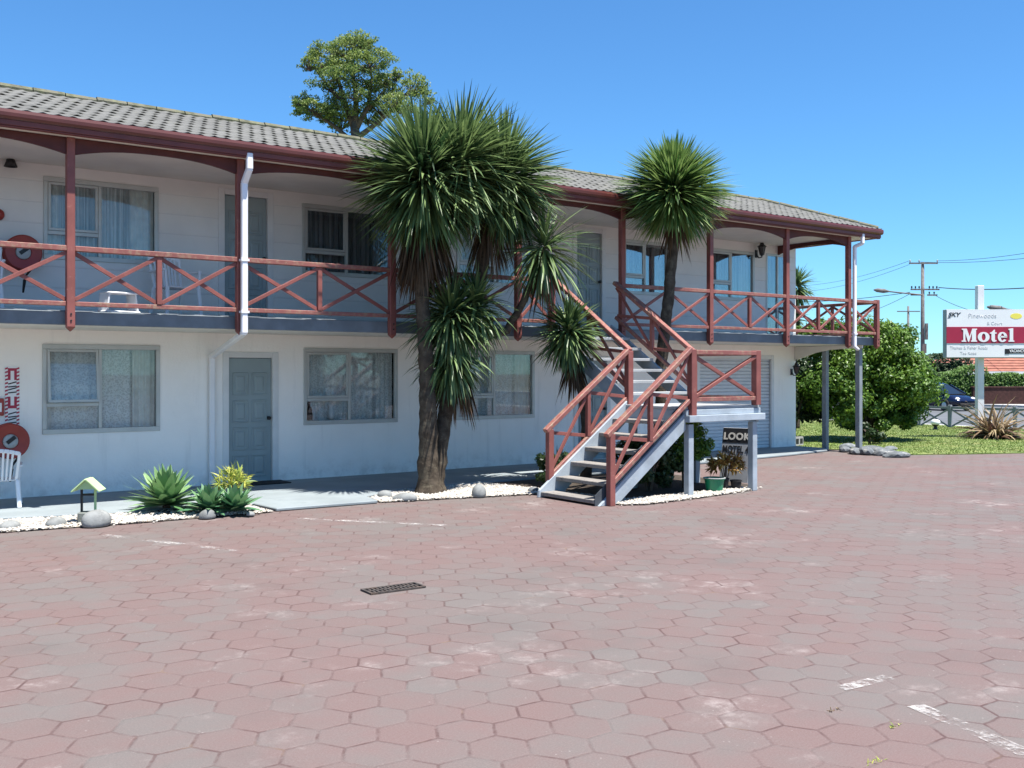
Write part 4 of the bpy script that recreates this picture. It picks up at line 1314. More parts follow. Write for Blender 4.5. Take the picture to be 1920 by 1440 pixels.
dr = thing('drain_grate', 'rusty iron drain grate set in the paving', 'drain', (c.x, c.y, 0), ang)
MB().box((-Lx / 2, -Ly / 2, .002), (Lx / 2, Ly / 2, .005)).build('pit_dark_plate', M['signblack'], dr)  # flat black plate painted for the unlit depth under the bars
mb = MB()
mb.box((-Lx / 2 - .02, -Ly / 2 - .02, .003), (Lx / 2 + .02, -Ly / 2, .016)).box((-Lx / 2 - .02, Ly / 2, .003), (Lx / 2 + .02, Ly / 2 + .02, .016))
mb.box((-Lx / 2 - .02, -Ly / 2, .003), (-Lx / 2, Ly / 2, .016)).box((Lx / 2, -Ly / 2, .003), (Lx / 2 + .02, Ly / 2, .016))
for i in range(1, 13):
    x = -Lx / 2 + Lx * i / 13
    mb.box((x - .007, -Ly / 2, .004), (x + .007, Ly / 2, .014))
mb.box((-Lx / 2, -.008, .005), (Lx / 2, .008, .0155))
mb.build('grate', M['iron'], dr)

# ------------------------------------------------------------------ doormat
x0, x1 = low_d[0][0], low_d[0][1]
dm = MB().box((x0 + .04, YW - .46, .046), (x1 + .08, YW - .03, .062)).build('doormat', M['rubber'], bevel=.005)
tag(dm, 'black rubber doormat outside the lower grey door', 'doormat')

# ------------------------------------------------------------------ white plastic garden chairs
def plastic_chair(label, loc, rz):
    root = thing('plastic_chair', label, 'chair', loc, rz, 'white plastic garden chairs')
    MB().box((-.21, -.20, .415), (.21, .21, .440)).build('seat', M['plastic'], root, bevel=.012)
    mb = MB()
    for sx in (-1, 1):
        mb.bar((sx * .20, .20, .43), (sx * .235, .32, .86), .035, .03, (1, 0, 0))
    n = 7
    top = [(-.235 + .47 * i / 8, .325 + .01 * math.sin(math.pi * i / 8), .85 + .055 * math.sin(math.pi * i / 8)) for i in range(9)]
    for a, b in zip(top[:-1], top[1:]): mb.bar(a, b, .028, .06, (0, 1, 0))
    for i in range(n):
        s = (i + 1) / (n + 1)
        mb.bar((-.17 + .34 * s, .205, .43), (-.215 + .43 * s, .325, .86 + .03 * math.sin(math.pi * s)), .026, .016, (1, 0, 0))
    mb.build('backrest', M['plastic'], root, bevel=.006)
    for sx in (-1, 1):
        MB().bar((sx * .245, .27, .655), (sx * .27, -.20, .66), .05, .026, (1, 0, 0)).bar((sx * .262, -.19, .65), (sx * .245, -.19, .40), .045, .03, (0, 1, 0)).build('armrest', M['plastic'], root, bevel=.008)
        MB().bar((sx * .235, -.20, .43), (sx * .265, -.235, 0), .05, .04, (1, 0, 0)).build('leg', M['plastic'], root, bevel=.008)
        MB().bar((sx * .215, .21, .43), (sx * .235, .29, 0), .05, .04, (1, 0, 0)).build('leg', M['plastic'], root, bevel=.008)
    return root
plastic_chair('white plastic chair on the path below the lower hose reel', (at(40, 900, 14.2).x - .27, 14.2, .046), R(172)).scale = (1, 1, .80)
plastic_chair('white plastic chair on the balcony right of the window, back to the wall', (at(330, 560, 14.3).x, 14.32, ZD), R(12))
plastic_chair('white plastic chair on the balcony by the upper hose reel at the left edge', (at(-38, 560, 14.4).x, 14.4, ZD), R(-10))
st = thing('plastic_stool', 'low white plastic stool on the balcony, sunlit behind the railing', 'stool', (at(222, 570, 13.55).x, 13.55, ZD), .25)
MB().box((-.20, -.14, .245), (.20, .14, .27)).build('seat', M['plastic'], st, bevel=.015)
for sx in (-1, 1):
    MB().bar((sx * .18, 0, .25), (sx * .21, 0, .02), .24, .022, (0, 1, 0)).build('leg', M['plastic'], st, bevel=.008)
MB().box((-.235, -.14, .0), (.235, .14, .03)).build('base_tray', M['plastic'], st, bevel=.01)

# ------------------------------------------------------------------ hose reels, fire board, call box
def hose_reel(label, c, r_, hub=True):
    root = thing('hose_reel', label, 'hose reel', c, 0, 'red fire hose reels')
    prof = [(.02, -.07), (r_ * .40, -.07), (r_ * .42, -.085), (r_ * .94, -.10), (r_, -.085), (r_, -.07), (r_ * .94, -.05)]
    MB().lathe((0, 0, 0), prof + [(r_ * .9, .05), (r_ * .97, .06), (r_, .075), (r_, .09), (r_ * .9, .10), (.02, .10)], 36, 'y').build('drum', M['hosered'], root, smooth=False, bevel=.003)
    MB().lathe((0, 0, 0), [(.005, -.115), (r_ * .22, -.115), (r_ * .36, -.10), (r_ * .40, -.085), (r_ * .40, -.07)], 24, 'y').build('hub', M['hosegrey'], root)
    MB().bar((-r_ * .2, -.118, -.02), (r_ * .22, -.118, .06), .012, .05, (0, 1, 0)).build('hub_handle', M['black'], root)
    MB().box((-.03, .10, -r_ * .7), (.03, .20, r_ * .5)).build('wall_bracket', M['hosegrey'], root)
    mb = MB().tube([(r_ * .7, -.02, -r_ * .55), (.03, -.06, -r_ - .08), (.02, -.06, -r_ - .13)], .014, 8)
    mb.tube([(.02, -.06, -r_ - .13), (.0, -.06, -r_ - .30)], [.022, .012], 8)
    mb.build('nozzle', M['rubber'], root, smooth=True)
    return root
c = at(42, 474, YW - .22); hose_reel('round red hose reel on the upper wall behind the balcony railing', (c.x, YW - .205, c.z), .235)
c = at(18, 827, YW - .22); hose_reel('round red hose reel on the lower wall below the striped board', (c.x, YW - .205, c.z), .235)
a, b = at(9, 687, YW), at(36, 797, YW)
fb = thing('fire_board', 'tall striped red and white fire equipment board on the lower wall', 'sign', (a.x, YW, b.z))
Wd, Hd = b.x - a.x, a.z - b.z
MB().box((0, -.012, 0), (Wd, -.002, Hd)).build('board', M['signwhite'], fb)
mb = MB()
for k in range(16):       # hatched border
    z = Hd * (k + .1) / 16; hh = Hd / 34
    for x0_, x1_ in ((.0, .036), (Wd - .036, Wd)):
        mb.add([(x0_, -.0145, z), (x1_, -.0145, z + hh * .5), (x1_, -.0145, z + hh * 1.5), (x0_, -.0145, z + hh)], [(0, 1, 2, 3)])
mb.build('striped_border', M['signred'], fb, fix=False)
q = Hd / 4
for z0_ in (Hd - q * .92, Hd - q * 2.85):
    mb = MB().box((Wd * .2, -.016, z0_), (Wd * .38, -.013, z0_ + q * .8)).box((Wd * .64, -.016, z0_), (Wd * .82, -.013, z0_ + q * .8))
    mb.box((Wd * .38, -.0158, z0_ + q * (.0 if z0_ < Hd * .6 else .62)), (Wd * .64, -.0132, z0_ + q * (.2 if z0_ < Hd * .6 else .8)))
    mb.build('red_symbol', M['signred'], fb)
for zb in (Hd - q * 1.9, Hd - q * 3.95):
    mb = MB()
    for k in range(4):
        z = zb + q * .2 * k + .02
        mb.bar((Wd * .22, -.0145, z), (Wd * .8, -.0145, z + (.03 if k % 2 else .012)), .003, .016, (0, 1, 0))
    mb.build('black_symbol', M['signblack'], fb)
a = at(-12, 747, YW); b = at(6, 779, YW)
cb = thing('alarm_box', 'small red fire alarm box at the left edge beside the striped board', 'alarm box', (a.x, YW, b.z))
MB().box((0, -.07, 0), (b.x - a.x, -.001, a.z - b.z)).build('case', M['hosered'], cb, bevel=.008)
MB().box((.03, -.074, .05), (b.x - a.x - .03, -.069, a.z - b.z - .06)).build('panel', M['signwhite'], cb)
c = at(0, 402, YW - .05)
ab = thing('fire_bell', 'round red alarm bell high on the upper wall at the left edge', 'bell', (c.x - .02, YW, c.z))
MB().lathe((0, 0, 0), [(.002, -.085), (.05, -.08), (.075, -.055), (.082, -.02), (.07, -.02), (.03, -.001)], 24, 'y').build('gong', M['hosered'], ab, smooth=True)
MB().lathe((0, 0, 0), [(.001, -.1), (.012, -.098), (.014, -.08)], 10, 'y').build('centre_bolt', M['hosegrey'], ab)

# ------------------------------------------------------------------ wall lamps
c = at(20, 300, YW - .1)
bl = thing('wall_lamp', 'dark bell shaped lamp on the upper wall at the far left', 'wall lamp', (c.x, YW, c.z))
MB().lathe((0, -.10, 0), [(.003, .15), (.028, .14), (.045, .06), (.058, -.02), (.085, -.09), (.078, -.09), (.04, .02)], 20).build('shade', M['black'], bl, smooth=True)
MB().bar((0, -.001, .09), (0, -.10, .10), .025, .02).box((-.04, -.02, .03), (.04, -.001, .13)).build('bracket', M['black'], bl)
def lantern(label, c, s_=1.0):
    root = thing('wall_lantern', label, 'wall lantern', c)
    MB().lathe((0, -.16 * s_, 0), [(.003, .23 * s_), (.012, .19 * s_), (.010, .15 * s_), (.035 * s_, .12 * s_), (.05 * s_, .08 * s_), (.10 * s_, .04 * s_), (.095 * s_, .03 * s_)], 6).build('cap', M['black'], root)
    MB().lathe((0, -.16 * s_, 0), [(.072 * s_, .045 * s_), (.045 * s_, -.11 * s_), (.02 * s_, -.12 * s_)], 6).build('glass', M['carglass'], root)
    mb = MB()
    for k in range(6):
        a = 2 * math.pi * k / 6
        mb.bar((.075 * s_ * math.cos(a), -.16 * s_ + .075 * s_ * math.sin(a), .045 * s_), (.047 * s_ * math.cos(a), -.16 * s_ + .047 * s_ * math.sin(a), -.11 * s_), .012, .012)
    mb.lathe((0, -.16 * s_, 0), [(.05 * s_, -.105 * s_), (.05 * s_, -.13 * s_), (.012, -.16 * s_), (.008, -.19 * s_)], 6)
    mb.build('cage', M['black'], root)
    mb = MB().box((-.035 * s_, -.02, -.18 * s_), (.035 * s_, -.001, -.02 * s_))
    mb.tube([(0, -.01, -.10 * s_), (0, -.08 * s_, -.19 * s_), (0, -.15 * s_, -.18 * s_)], .012, 8)
    mb.build('bracket', M['black'], root, smooth=False)
    return root
c = at(1428, 466, YW - .16); lantern('black carriage lantern on the upper wall by the balcony corner', (c.x, YW, c.z), 1.05)
c = at(1487, 690, YW - .1); lantern('small black lantern on the lower wall corner past the roller door', (XE - .16, YW, c.z), .9)

# ------------------------------------------------------------------ ornaments behind the lower middle window
h = low_w[1]
fg = thing('window_figurine', 'black and white figurine on the sill behind the lower window', 'figurine', (h[0] + .12, YW + .072, h[2] + .046))
MB().lathe((0, 0, 0), [(.001, 0), (.048, .0), (.05, .05), (.042, .15), (.028, .22), (.034, .25), (.03, .29), (.001, .31)], 14).build('body', M['black'], fg, smooth=True)
MB().lathe((0.012, -.026, .25), [(.001, -.05), (.016, -.03), (.018, .02), (.001, .04)], 10).build('white_front', M['plastic'], fg, smooth=True)
vz = thing('window_vase', 'pale vase on the sill behind the lower window', 'vase', (h[0] + .50, YW + .075, h[2] + .046))
MB().lathe((0, 0, 0), [(.001, 0), (.035, .0), (.052, .06), (.05, .14), (.036, .19), (.045, .22), (.040, .22)], 16).build('body', M['plastic'], vz, smooth=True)
MB().lathe((0, 0, 0), [(.043, .216), (.05, .222), (.047, .23), (.038, .226)], 16).build('rim', M['plastic'], vz, smooth=True)

# ------------------------------------------------------------------ toy wishing well
p = gnd(166, 980, .02)
ww = thing('wishing_well', 'toy wishing well with a pale green gabled roof on the gravel', 'garden ornament', (p.x, p.y, .012), R(-30))
mb = MB()
mb.box((-.10, -.085, 0), (.10, .085, .135))
mb.build('base', M['wellstone'], ww, bevel=.012)
for sx, mt in ((-1, 'black'), (1, 'wellgreen')):
    MB().box((sx * .075 - .012, -.012, .135), (sx * .075 + .012, .012, .40)).build('post', M[mt], ww, bevel=.003)
rm = MB()
rz_, hz_, ex_ = .515, .375, .155
for sx in (-1, 1):
    rm.bar((sx * .004, 0, rz_), (sx * ex_, 0, hz_), .25, .016, (0, 1, 0))
rm.build('roof', M['wellgreen'], ww, bevel=.003)
MB().prism([(-.11, .40), (.11, .40), (0, .50)], -.098, -.086).prism([(-.11, .40), (.11, .40), (0, .50)], .086, .098).build('gable_panel', M['wellgreen'], ww)
MB().tube([(-.075, 0, .33), (.075, 0, .33)], .012, 8).build('winch_bar', M['black'], ww)

# ------------------------------------------------------------------ bucket, A-board, black cans
p = gnd(1344, 922, .02)
bk = thing('green_bucket', 'green plastic bucket on gravel under the landing', 'bucket', (11.02, 10.19, .022))
MB().lathe((0, 0, 0), [(.001, .004), (.115, .004), (.118, .0), (.142, .165), (.158, .168), (.160, .185), (.148, .187), (.135, .17), (.108, .02), (.001, .02)], 28).build('tub', M['greenplastic'], bk, smooth=False)
MB().lathe((0, 0, 0), [(.146, .186), (.162, .182), (.163, .192), (.147, .195)], 28).build('rim', M['hosegrey'], bk)
p = Vector((11.62, 10.72, .02))
# direction: boards face the camera, side seen at the right
bd = thing('sandwich_board', 'black and white lettered A frame board behind the right landing leg', 'sign', (12.28, 10.87, .02), R(-74))
def leaning(mb, y0, y1, x0, x1, z0, z1, th):
    mb.add([(x0, y0, z0), (x1, y0, z0), (x1, y1, z1), (x0, y1, z1), (x0, y0 + th, z0), (x1, y0 + th, z0), (x1, y1 + th, z1), (x0, y1 + th, z1)],
           [(0, 1, 2, 3), (7, 6, 5, 4), (0, 4, 5, 1), (1, 5, 6, 2), (2, 6, 7, 3), (3, 7, 4, 0)])
BW, BH, LEAN = .48, .84, .15
mb = MB(); leaning(mb, -LEAN, 0, -BW / 2, BW / 2, 0, BH, .02); front = mb.build('front_panel', M['boardgrey'], bd)
mb = MB(); leaning(mb, LEAN, .02, -BW / 2, BW / 2, 0, BH, .02); mb.build('rear_panel', M['signwhite'], bd)
def on_board(z, off): return -LEAN + LEAN * z / BH - off
mb = MB()
for z0_, z1_ in ((BH * .72, BH * .995),):
    mb.add([(-BW / 2 + .004, on_board(z0_, .003), z0_), (BW / 2 - .004, on_board(z0_, .003), z0_), (BW / 2 - .004, on_board(z1_, .003), z1_), (-BW / 2 + .004, on_board(z1_, .003), z1_)], [(0, 1, 2, 3)])
mb.build('black_band', M['signblack'], front, fix=False)
def text(body, mat, parent, size, loc, rot, off=0.0, ext=.002, name='lettering', shear=0.0, spacing=1.0, sx=1.0):
    cu = bpy.data.curves.new(name, 'FONT')
    cu.body = body; cu.size = size; cu.extrude = ext; cu.offset = off; cu.shear = shear; cu.space_character = spacing
    cu.align_x = 'CENTER'; cu.align_y = 'CENTER'
    cu.materials.append(mat)
    tmp = bpy.data.objects.new(name, cu)
    me = bpy.data.meshes.new_from_object(tmp)
    bpy.data.objects.remove(tmp)
    o = bpy.data.objects.new(name, me)
    COL.objects.link(o)
    o.parent = parent; o.location = loc; o.rotation_euler = rot; o.scale = (sx, 1, 1)
    return o
tilt = math.atan2(LEAN, BH)
text('LOOK', M['boardcream'], front, .15, (0, on_board(BH * .84, .007), BH * .84), (R(90) - tilt, 0, 0), .006, spacing=1.12)
text('MOTEL 4', M['signblack'], front, .15, (0, on_board(BH * .60, .005), BH * .60), (R(90) - tilt, 0, 0), .004, sx=.72, spacing=1.05)
for i, (x, y, r_, h_, lab) in enumerate(((11.30, 10.26, .075, .16, 'small black plant pot beside the green bucket'), (11.46, 10.17, .085, .13, 'squat black plant pot against the right landing leg'))):
    pt = thing('black_pot', lab, 'plant pot', (x, y, .022))
    MB().lathe((0, 0, 0), [(.001, 0), (r_ * .75, 0), (r_ * .95, h_ * .85), (r_ * 1.05, h_ * .86), (r_ * 1.05, h_), (r_ * .92, h_), (r_ * .85, h_ * .8), (.001, h_ * .78)], 20).build('tub', M['rubber'], pt)
    MB().lathe((0, 0, 0), [(.001, h_ * .80), (r_ * .84, h_ * .79)], 12).build('soil', M['soil'], pt)
# concrete block near the balcony end
p = gnd(1510, 845, .02)
cbk = thing('concrete_block', 'hollow concrete block on the shaded ground past the building corner', 'concrete block', (19.35, 15.35, .024), .2)
MB().box((-.2, -.1, 0), (.2, -.07, .2)).box((-.2, .07, 0), (.2, .1, .2)).box((-.2, -.07, 0), (-.17, .07, .2)).box((.17, -.07, 0), (.2, .07, .2)).box((-.015, -.07, 0), (.015, .07, .2)).build('shell', M['creambox'], cbk)
MB().box((-.17, -.102, .04), (-.03, -.099, .16)).box((.03, -.102, .04), (.17, -.099, .16)).build('hollow', M['signblack'], cbk)  # black plates on the front stand in for shaded cavities

# ------------------------------------------------------------------ roadside motel sign
RZ = -math.atan2(FX, FY)
sgn = thing('motel_sign', 'large white and crimson Motel sign on a square white pole', 'sign', (SP.x, SP.y, 0), RZ)
D_ = 26.7
px = D_ / FPX
ztop, zbot = CZ + (HOR - 581) * px, CZ + (HOR - 671) * px
xl, xr = (1768 - 1840) * px, (1917 - 1840) * px
pz = CZ + (HOR - 535) * px
PW = .085
MB().box((-PW, .02, -.05), (PW, .02 + 2 * PW, pz)).build('pole', M['whitepole'], sgn, bevel=.008)
MB().box((xl, -.20, zbot), (xr, .015, ztop)).build('panel_box', M['signgrey'], sgn, bevel=.006)
zr1, zr0 = CZ + (HOR - 613.5) * px, CZ + (HOR - 644) * px
face = MB().box((xl + .012, -.206, zr1), (xr - .012, -.201, ztop - .015)).box((xl + .012, -.206, zbot + .015), (xr - .012, -.201, zr0)).build('white_face', M['signwhite'], sgn)
red = MB().box((xl + .004, -.216, zr0), (xr + .16, -.2015, zr1)).build('red_face', M['signred'], sgn)
RX = (R(90), 0, 0)
def sx_(u): return (u - 1840) * px
def sz_(v): return CZ + (HOR - v) * px
H = (zr1 - zr0)
# bold serif letters of "Motel": built from stroke outlines on a 10-unit cap height
LET = {
 'M': [[(0, 0), (3.6, 0), (3.6, .8), (2.9, 1.1), (2.9, 6.6), (5.0, 0), (5.8, 0), (8.0, 6.9), (8.0, 1.1), (7.3, .8), (7.3, 0), (12, 0), (12, .8), (11.2, 1.1), (11.2, 8.9), (12, 9.2), (12, 10), (8.3, 10), (6.2, 3.8), (4.0, 10), (.1, 10), (.1, 9.2), (1.3, 8.9), (1.3, 1.1), (0, .8)]],
 't': [[(1.2, 1.6), (1.9, .3), (3.4, -.2), (5.0, .4), (5.2, 1.2), (4.4, 1.1), (3.9, 1.7), (3.9, 6.2), (5.2, 6.2), (5.2, 7.1), (3.9, 7.1), (3.9, 9.2), (3.2, 9.2), (1.5, 7.3), (0, 6.9), (0, 6.2), (1.2, 6.2)]],
 'l': [[(0, 0), (4.6, 0), (4.6, .8), (3.7, 1.1), (3.7, 10.4), (0, 9.9), (0, 9.1), (1.0, 8.8), (1.0, 1.1), (0, .8)]],
}
lm = MB()
U = H * .83 / 10.4
def put_poly(poly, x0, z0):
    lm.prism([(x0 + p[0] * U * .98, z0 + p[1] * U) for p in poly], -.226, -.2165)
def ring(cx, cz, rx, rz, ix, iz, a0=0, a1=360, tilt_=0.0):
    n = 28
    for k in range(n):
        s0, s1 = R(a0 + (a1 - a0) * k / n), R(a0 + (a1 - a0) * (k + 1) / n)
        f = lambda s, x, z: (cx + x * math.cos(s) + tilt_ * z * math.sin(s), cz + z * math.sin(s))
        lm.prism([f(s0, rx, rz), f(s1, rx, rz), f(s1, ix, iz), f(s0, ix, iz)], -.226, -.2165)
zb = zr0 + H * .09
x = sx_(1796)
put_poly(LET['M'][0], x, zb)
ring(sx_(1837), zb + 3.6 * U, 4.5 * U, 3.85 * U, 1.5 * U, 2.7 * U)
put_poly(LET['t'][0], sx_(1848.6), zb)
ring(sx_(1872), zb + 3.6 * U, 3.6 * U, 3.85 * U, 1.3 * U, 2.75 * U, 0, 325)
lm.box((sx_(1872) - 2.2 * U, -.226, zb + 3.2 * U), (sx_(1872) + 3.5 * U, -.2166, zb + 4.4 * U))
put_poly(LET['l'][0], sx_(1883), zb)
lm.build('word_lettering', M['signwhite'], red)
text('SKY', M['signblack'], face, .145, (sx_(1782), -.209, sz_(591)), RX, .004, shear=.25, sx=1.2)
mb = MB().bar((sx_(1770.5), -.2085, sz_(597)), (sx_(1776), -.2085, sz_(596.2)), .003, .018, (0, 1, 0)).build('swash', M['signblack'], face)
mb = MB(); mb.prism([(sx_(1898) + .155 * math.cos(k * .349), sz_(593.5) + .075 * math.sin(k * .349)) for k in range(18)], -.2095, -.2062); mb.build('yellow_oval', M['yellow'], face)
text('Pinewoods', M['faint'], face, .17, (sx_(1835), -.2085, sz_(593)), RX, -.002)
text('& Court', M['faint'], face, .12, (sx_(1858), -.2085, sz_(607)), RX, -.002)
text('Thames & Fisher Roads', M['faint'], face, .115, (sx_(1810), -.2085, sz_(652.5)), RX, -.001, sx=.9)
text('Tee Road', M['faint'], face, .11, (sx_(1809), -.2085, sz_(662.5)), RX, -.001)
vb = MB().box((sx_(1877), -.214, sz_(664)), (sx_(1885), -.2062, sz_(654.5))).box((sx_(1885), -.213, sz_(663)), (sx_(1914), -.2062, sz_(654))).build('vacancy_panel', M['signblack'], sgn)
text('VACANCY', M['signwhite'], vb, .105, (sx_(1899.5), -.2145, sz_(658.5)), RX, .002, sx=.8)

# small lawn lamp by the fence
p = gnd(1754, 806, .02)
ll = thing('lawn_light', 'small white topped garden spotlight on the lawn near the fence', 'garden light', (p.x, p.y, .02))
MB().lathe((0, 0, 0), [(.001, 0), (.09, 0), (.06, .04), (.045, .10), (.10, .14), (.11, .17), (.001, .175)], 14).build('stand', M['black'], ll)
MB().lathe((0, 0, 0), [(.112, .165), (.135, .19), (.13, .27), (.07, .31), (.001, .32)], 14).build('head', M['plastic'], ll, smooth=True)

# ------------------------------------------------------------------ low X-braced fence along the street
fx = 29.5
fn = thing('low_fence', 'low grey X braced fence along the street edge of the lawn', 'fence', (fx, 17.5, 0))
yy = [9.3 - 17.5 + 2.05 * k for k in range(9)]
for y in yy:
    MB().box((-.05, y - .05, -.05), (.05, y + .05, .72)).build('post', M['fencegrey'], fn, bevel=.008)
for a, b in zip(yy[:-1], yy[1:]):
    o = MB().box((-.035, a + .055, .60), (.035, b - .055, .67)).build('rail_panel', M['fencegrey'], fn)
    m_ = (a + b) / 2
    MB().box((-.03, m_ - .03, .05), (.03, m_ + .03, .595)).build('mid_post', M['fencegrey'], o)
    for s, e in ((a + .06, m_ - .04), (m_ + .04, b - .06)):
        MB().bar((-.015, s, .06), (-.015, e, .58), .022, .05, (1, 0, 0)).bar((.014, s, .58), (.014, e, .06), .022, .05, (1, 0, 0)).build('brace', M['fencegrey'], o)

# ------------------------------------------------------------------ street: poles, wires, lamps
def pole(label, base_uvd, top_v, arms, seed, extras=()):
    u, dd = base_uvd
    b = atd(u, HOR, dd); b.z = -.28
    top = CZ + (HOR - top_v) * dd / FPX
    root = thing('utility_pole', label, 'utility pole', tuple(b), RZ)
    MB().tube([(0, 0, 0), (0, 0, top + .28)], [.17, .11], 10).build('pole', M['polewood'], root, smooth=True)
    k = dd / FPX
    for (v, ua, ub, pins) in arms:
        z = CZ + (HOR - v) * k + .28
        o = MB().box(((ua - u) * k, -.17, z - .055), ((ub - u) * k, -.12, z + .055)).build('crossarm', M['polewood'], root)
        for pu in pins:
            MB().lathe(((pu - u) * k, -.145, z + .056), [(.02, 0), (.025, .04), (.06, .06), (.06, .16), (.03, .2), (.001, .2)], 8).build('insulator', M['black'] if v > 520 else M['hosegrey'], o)
    return root, b, k
pl, pb, pk = pole('tall weathered utility pole with two crossarms beyond the bush', (1730, 75.0), 492, [(494, 1703, 1757, (1705, 1722, 1756)), (543, 1706, 1760, (1708, 1715, 1722, 1741, 1748, 1755)), (553, 1706, 1728, ()), (553.5, 1737, 1756, (1741, 1750))], 1)
mb = MB().box((-.16, -.32, 3.4), (.16, -.12, 4.1)).box((.12, -.25, 4.4), (.3, -.1, 5.6))
mb.build('fuse_box', M['polewood'], pl)
pole('distant plain utility pole with one thin crossarm just left of the tall pole', (1703, 112.0), 574, [(584, 1681, 1724, ())], 2)
def street_lamp(label, u, v, dd, arm_u, pole_u, base):
    root = thing('street_lamp', label, 'street lamp', (0, 0, 0))
    h0 = atd(u, v, dd); a1 = atd(arm_u, v + 4, dd)
    d = (a1 - h0).normalized()
    MB().tube([h0 - d * .55, h0 - d * .3, h0 + d * .2, h0 + d * .6], [.04, .15, .17, .06], 8).build('lamp_head', M['polewood'], root, smooth=True)
    mb = MB().tube([h0 + d * .5, a1, atd(pole_u, v + 8, dd)], .05, 6)
    if base:
        q = atd(pole_u, v + 8, dd); mb.tube([(q.x, q.y, -.28), q], [.12, .08], 8)
    mb.build('arm', M['polewood'], root, smooth=True)
    return root
street_lamp('street lamp head on a long thin arm left of the tall pole', 1652, 545, 74.8, 1690, 1729, False)
street_lamp('street lamp head above the right end of the Motel sign', 1868, 577.5, 60, 1900, 2010, True)
def wire(label, pts, dd0, dd1, r_=.03, sag=0.0, cat='power line'):
    P = []
    n = 14
    (u0, v0), (u1, v1) = pts
    a, b = atd(u0, v0, dd0), atd(u1, v1, dd1)
    for i in range(n + 1):
        s = i / n
        q = a.lerp(b, s); q.z -= sag * 4 * s * (1 - s)
        P.append(q)
    o = MB().tube(P, r_, 5).build('power_line', M['wire'], smooth=True)
    return tag(o, label, cat, 'overhead wires')
wire('upper overhead wire rising right from the pole top, first of the pair', ((1756, 489), (2100, 440)), 75, 45, .015, .3)
wire('overhead wire just below the upper one right of the pole top', ((1722, 491), (2100, 461)), 75, 45, .015, .3)
wire('thick low overhead wire right of the pole passing the white sign pole', ((1760, 539), (2100, 521)), 75, 45, .032, .3)
wire('drooping service wire from the lower crossarm to the right', ((1752, 553), (1990, 580)), 75, 62, .018, .9)
wire('thin overhead wire descending left from the pole top', ((1705, 489), (1480, 536)), 75, 105, .014, .5)
wire('second thin overhead wire descending left below the first', ((1705, 496), (1480, 548)), 75, 105, .014, .5)
wire('dark low overhead wire running left to behind the balcony post', ((1706, 548), (1480, 566)), 75, 100, .026, .2)
wire('low overhead wire sloping down left towards the large bush', ((1708, 550), (1560, 600)), 75, 100, .018, .4)

# ------------------------------------------------------------------ blue car
ch = atd(1792, 740, 53.0)
car = thing('parked_car', 'dark blue hatchback parked on the far side of the street', 'car', (ch.x - .2, ch.y + 1.0, -.268), R(180 - 10))
# local axes: +y is the front, x across
Lc, Wc = 4.1, 1.70
st_ = [(-2.05, .62, .78, .42, .30), (-1.95, .76, .90, .30, .28), (-1.2, .83, .92, .22, .22), (0, .85, .90, .20, .20), (1.0, .84, .86, .20, .22), (1.6, .80, .76, .24, .24), (1.95, .70, .62, .28, .30), (2.05, .55, .50, .36, .34)]
mb = MB()
vs = []
for y, hw, zt, zb, _ in st_:
    vs += [(-hw * .86, y, zb), (-hw, y, zb + .15), (-hw, y, (zb + zt) / 2 + .05), (-hw * .93, y, zt - .05), (-hw * .7, y, zt), (hw * .7, y, zt), (hw * .93, y, zt - .05), (hw, y, (zb + zt) / 2 + .05), (hw, y, zb + .15), (hw * .86, y, zb)]
fs = []
for i in range(len(st_) - 1):
    for k in range(10): fs.append((i * 10 + k, i * 10 + (k + 1) % 10, (i + 1) * 10 + (k + 1) % 10, (i + 1) * 10 + k))
fs += [tuple(range(10)), tuple(range(79, 69, -1))]
mb.add(vs, fs)
mb.build('body', M['carblue'], car, smooth=True)
gs_ = [(-1.85, .62, .90, .90), (-1.55, .64, 1.30, .90), (-.9, .64, 1.43, .90), (-.1, .63, 1.43, .90), (.35, .62, 1.34, .90), (1.25, .66, .87, .86)]
mb = MB(); vs = []
for y, hw, zt, zb in gs_:
    vs += [(-hw - .12, y, zb), (-hw, y, zt - .05), (-hw * .8, y, zt), (hw * .8, y, zt), (hw, y, zt - .05), (hw + .12, y, zb)]
fs = []
for i in range(len(gs_) - 1):
    for k in range(5): fs.append((i * 6 + k, i * 6 + k + 1, (i + 1) * 6 + k + 1, (i + 1) * 6 + k))
fs += [tuple(range(6)), tuple(range(35, 29, -1))]
mb.add(vs, fs)
mb.build('window_glass', M['carglass'], car, smooth=False)
mb = MB()
mb.add([(-.54, -1.5, 1.325), (.54, -1.5, 1.325), (.54, -.9, 1.442), (.54, -.1, 1.442), (.53, .3, 1.365), (-.53, .3, 1.365), (-.54, -.1, 1.442), (-.54, -.9, 1.442)], [(0, 1, 2, 7), (7, 2, 3, 6), (6, 3, 4, 5)])
for s in (-1, 1):
    mb.bar((s * .66, .36, 1.33), (s * .78, 1.22, .88), .07, .05); mb.bar((s * .66, -.35, 1.40), (s * .76, -.35, .90), .09, .04, (0, 1, 0)); mb.bar((s * .66, -1.5, 1.29), (s * .76, -1.83, .9), .09, .05, (0, 1, 0))
mb.build('roof_panel', M['carblue'], car)
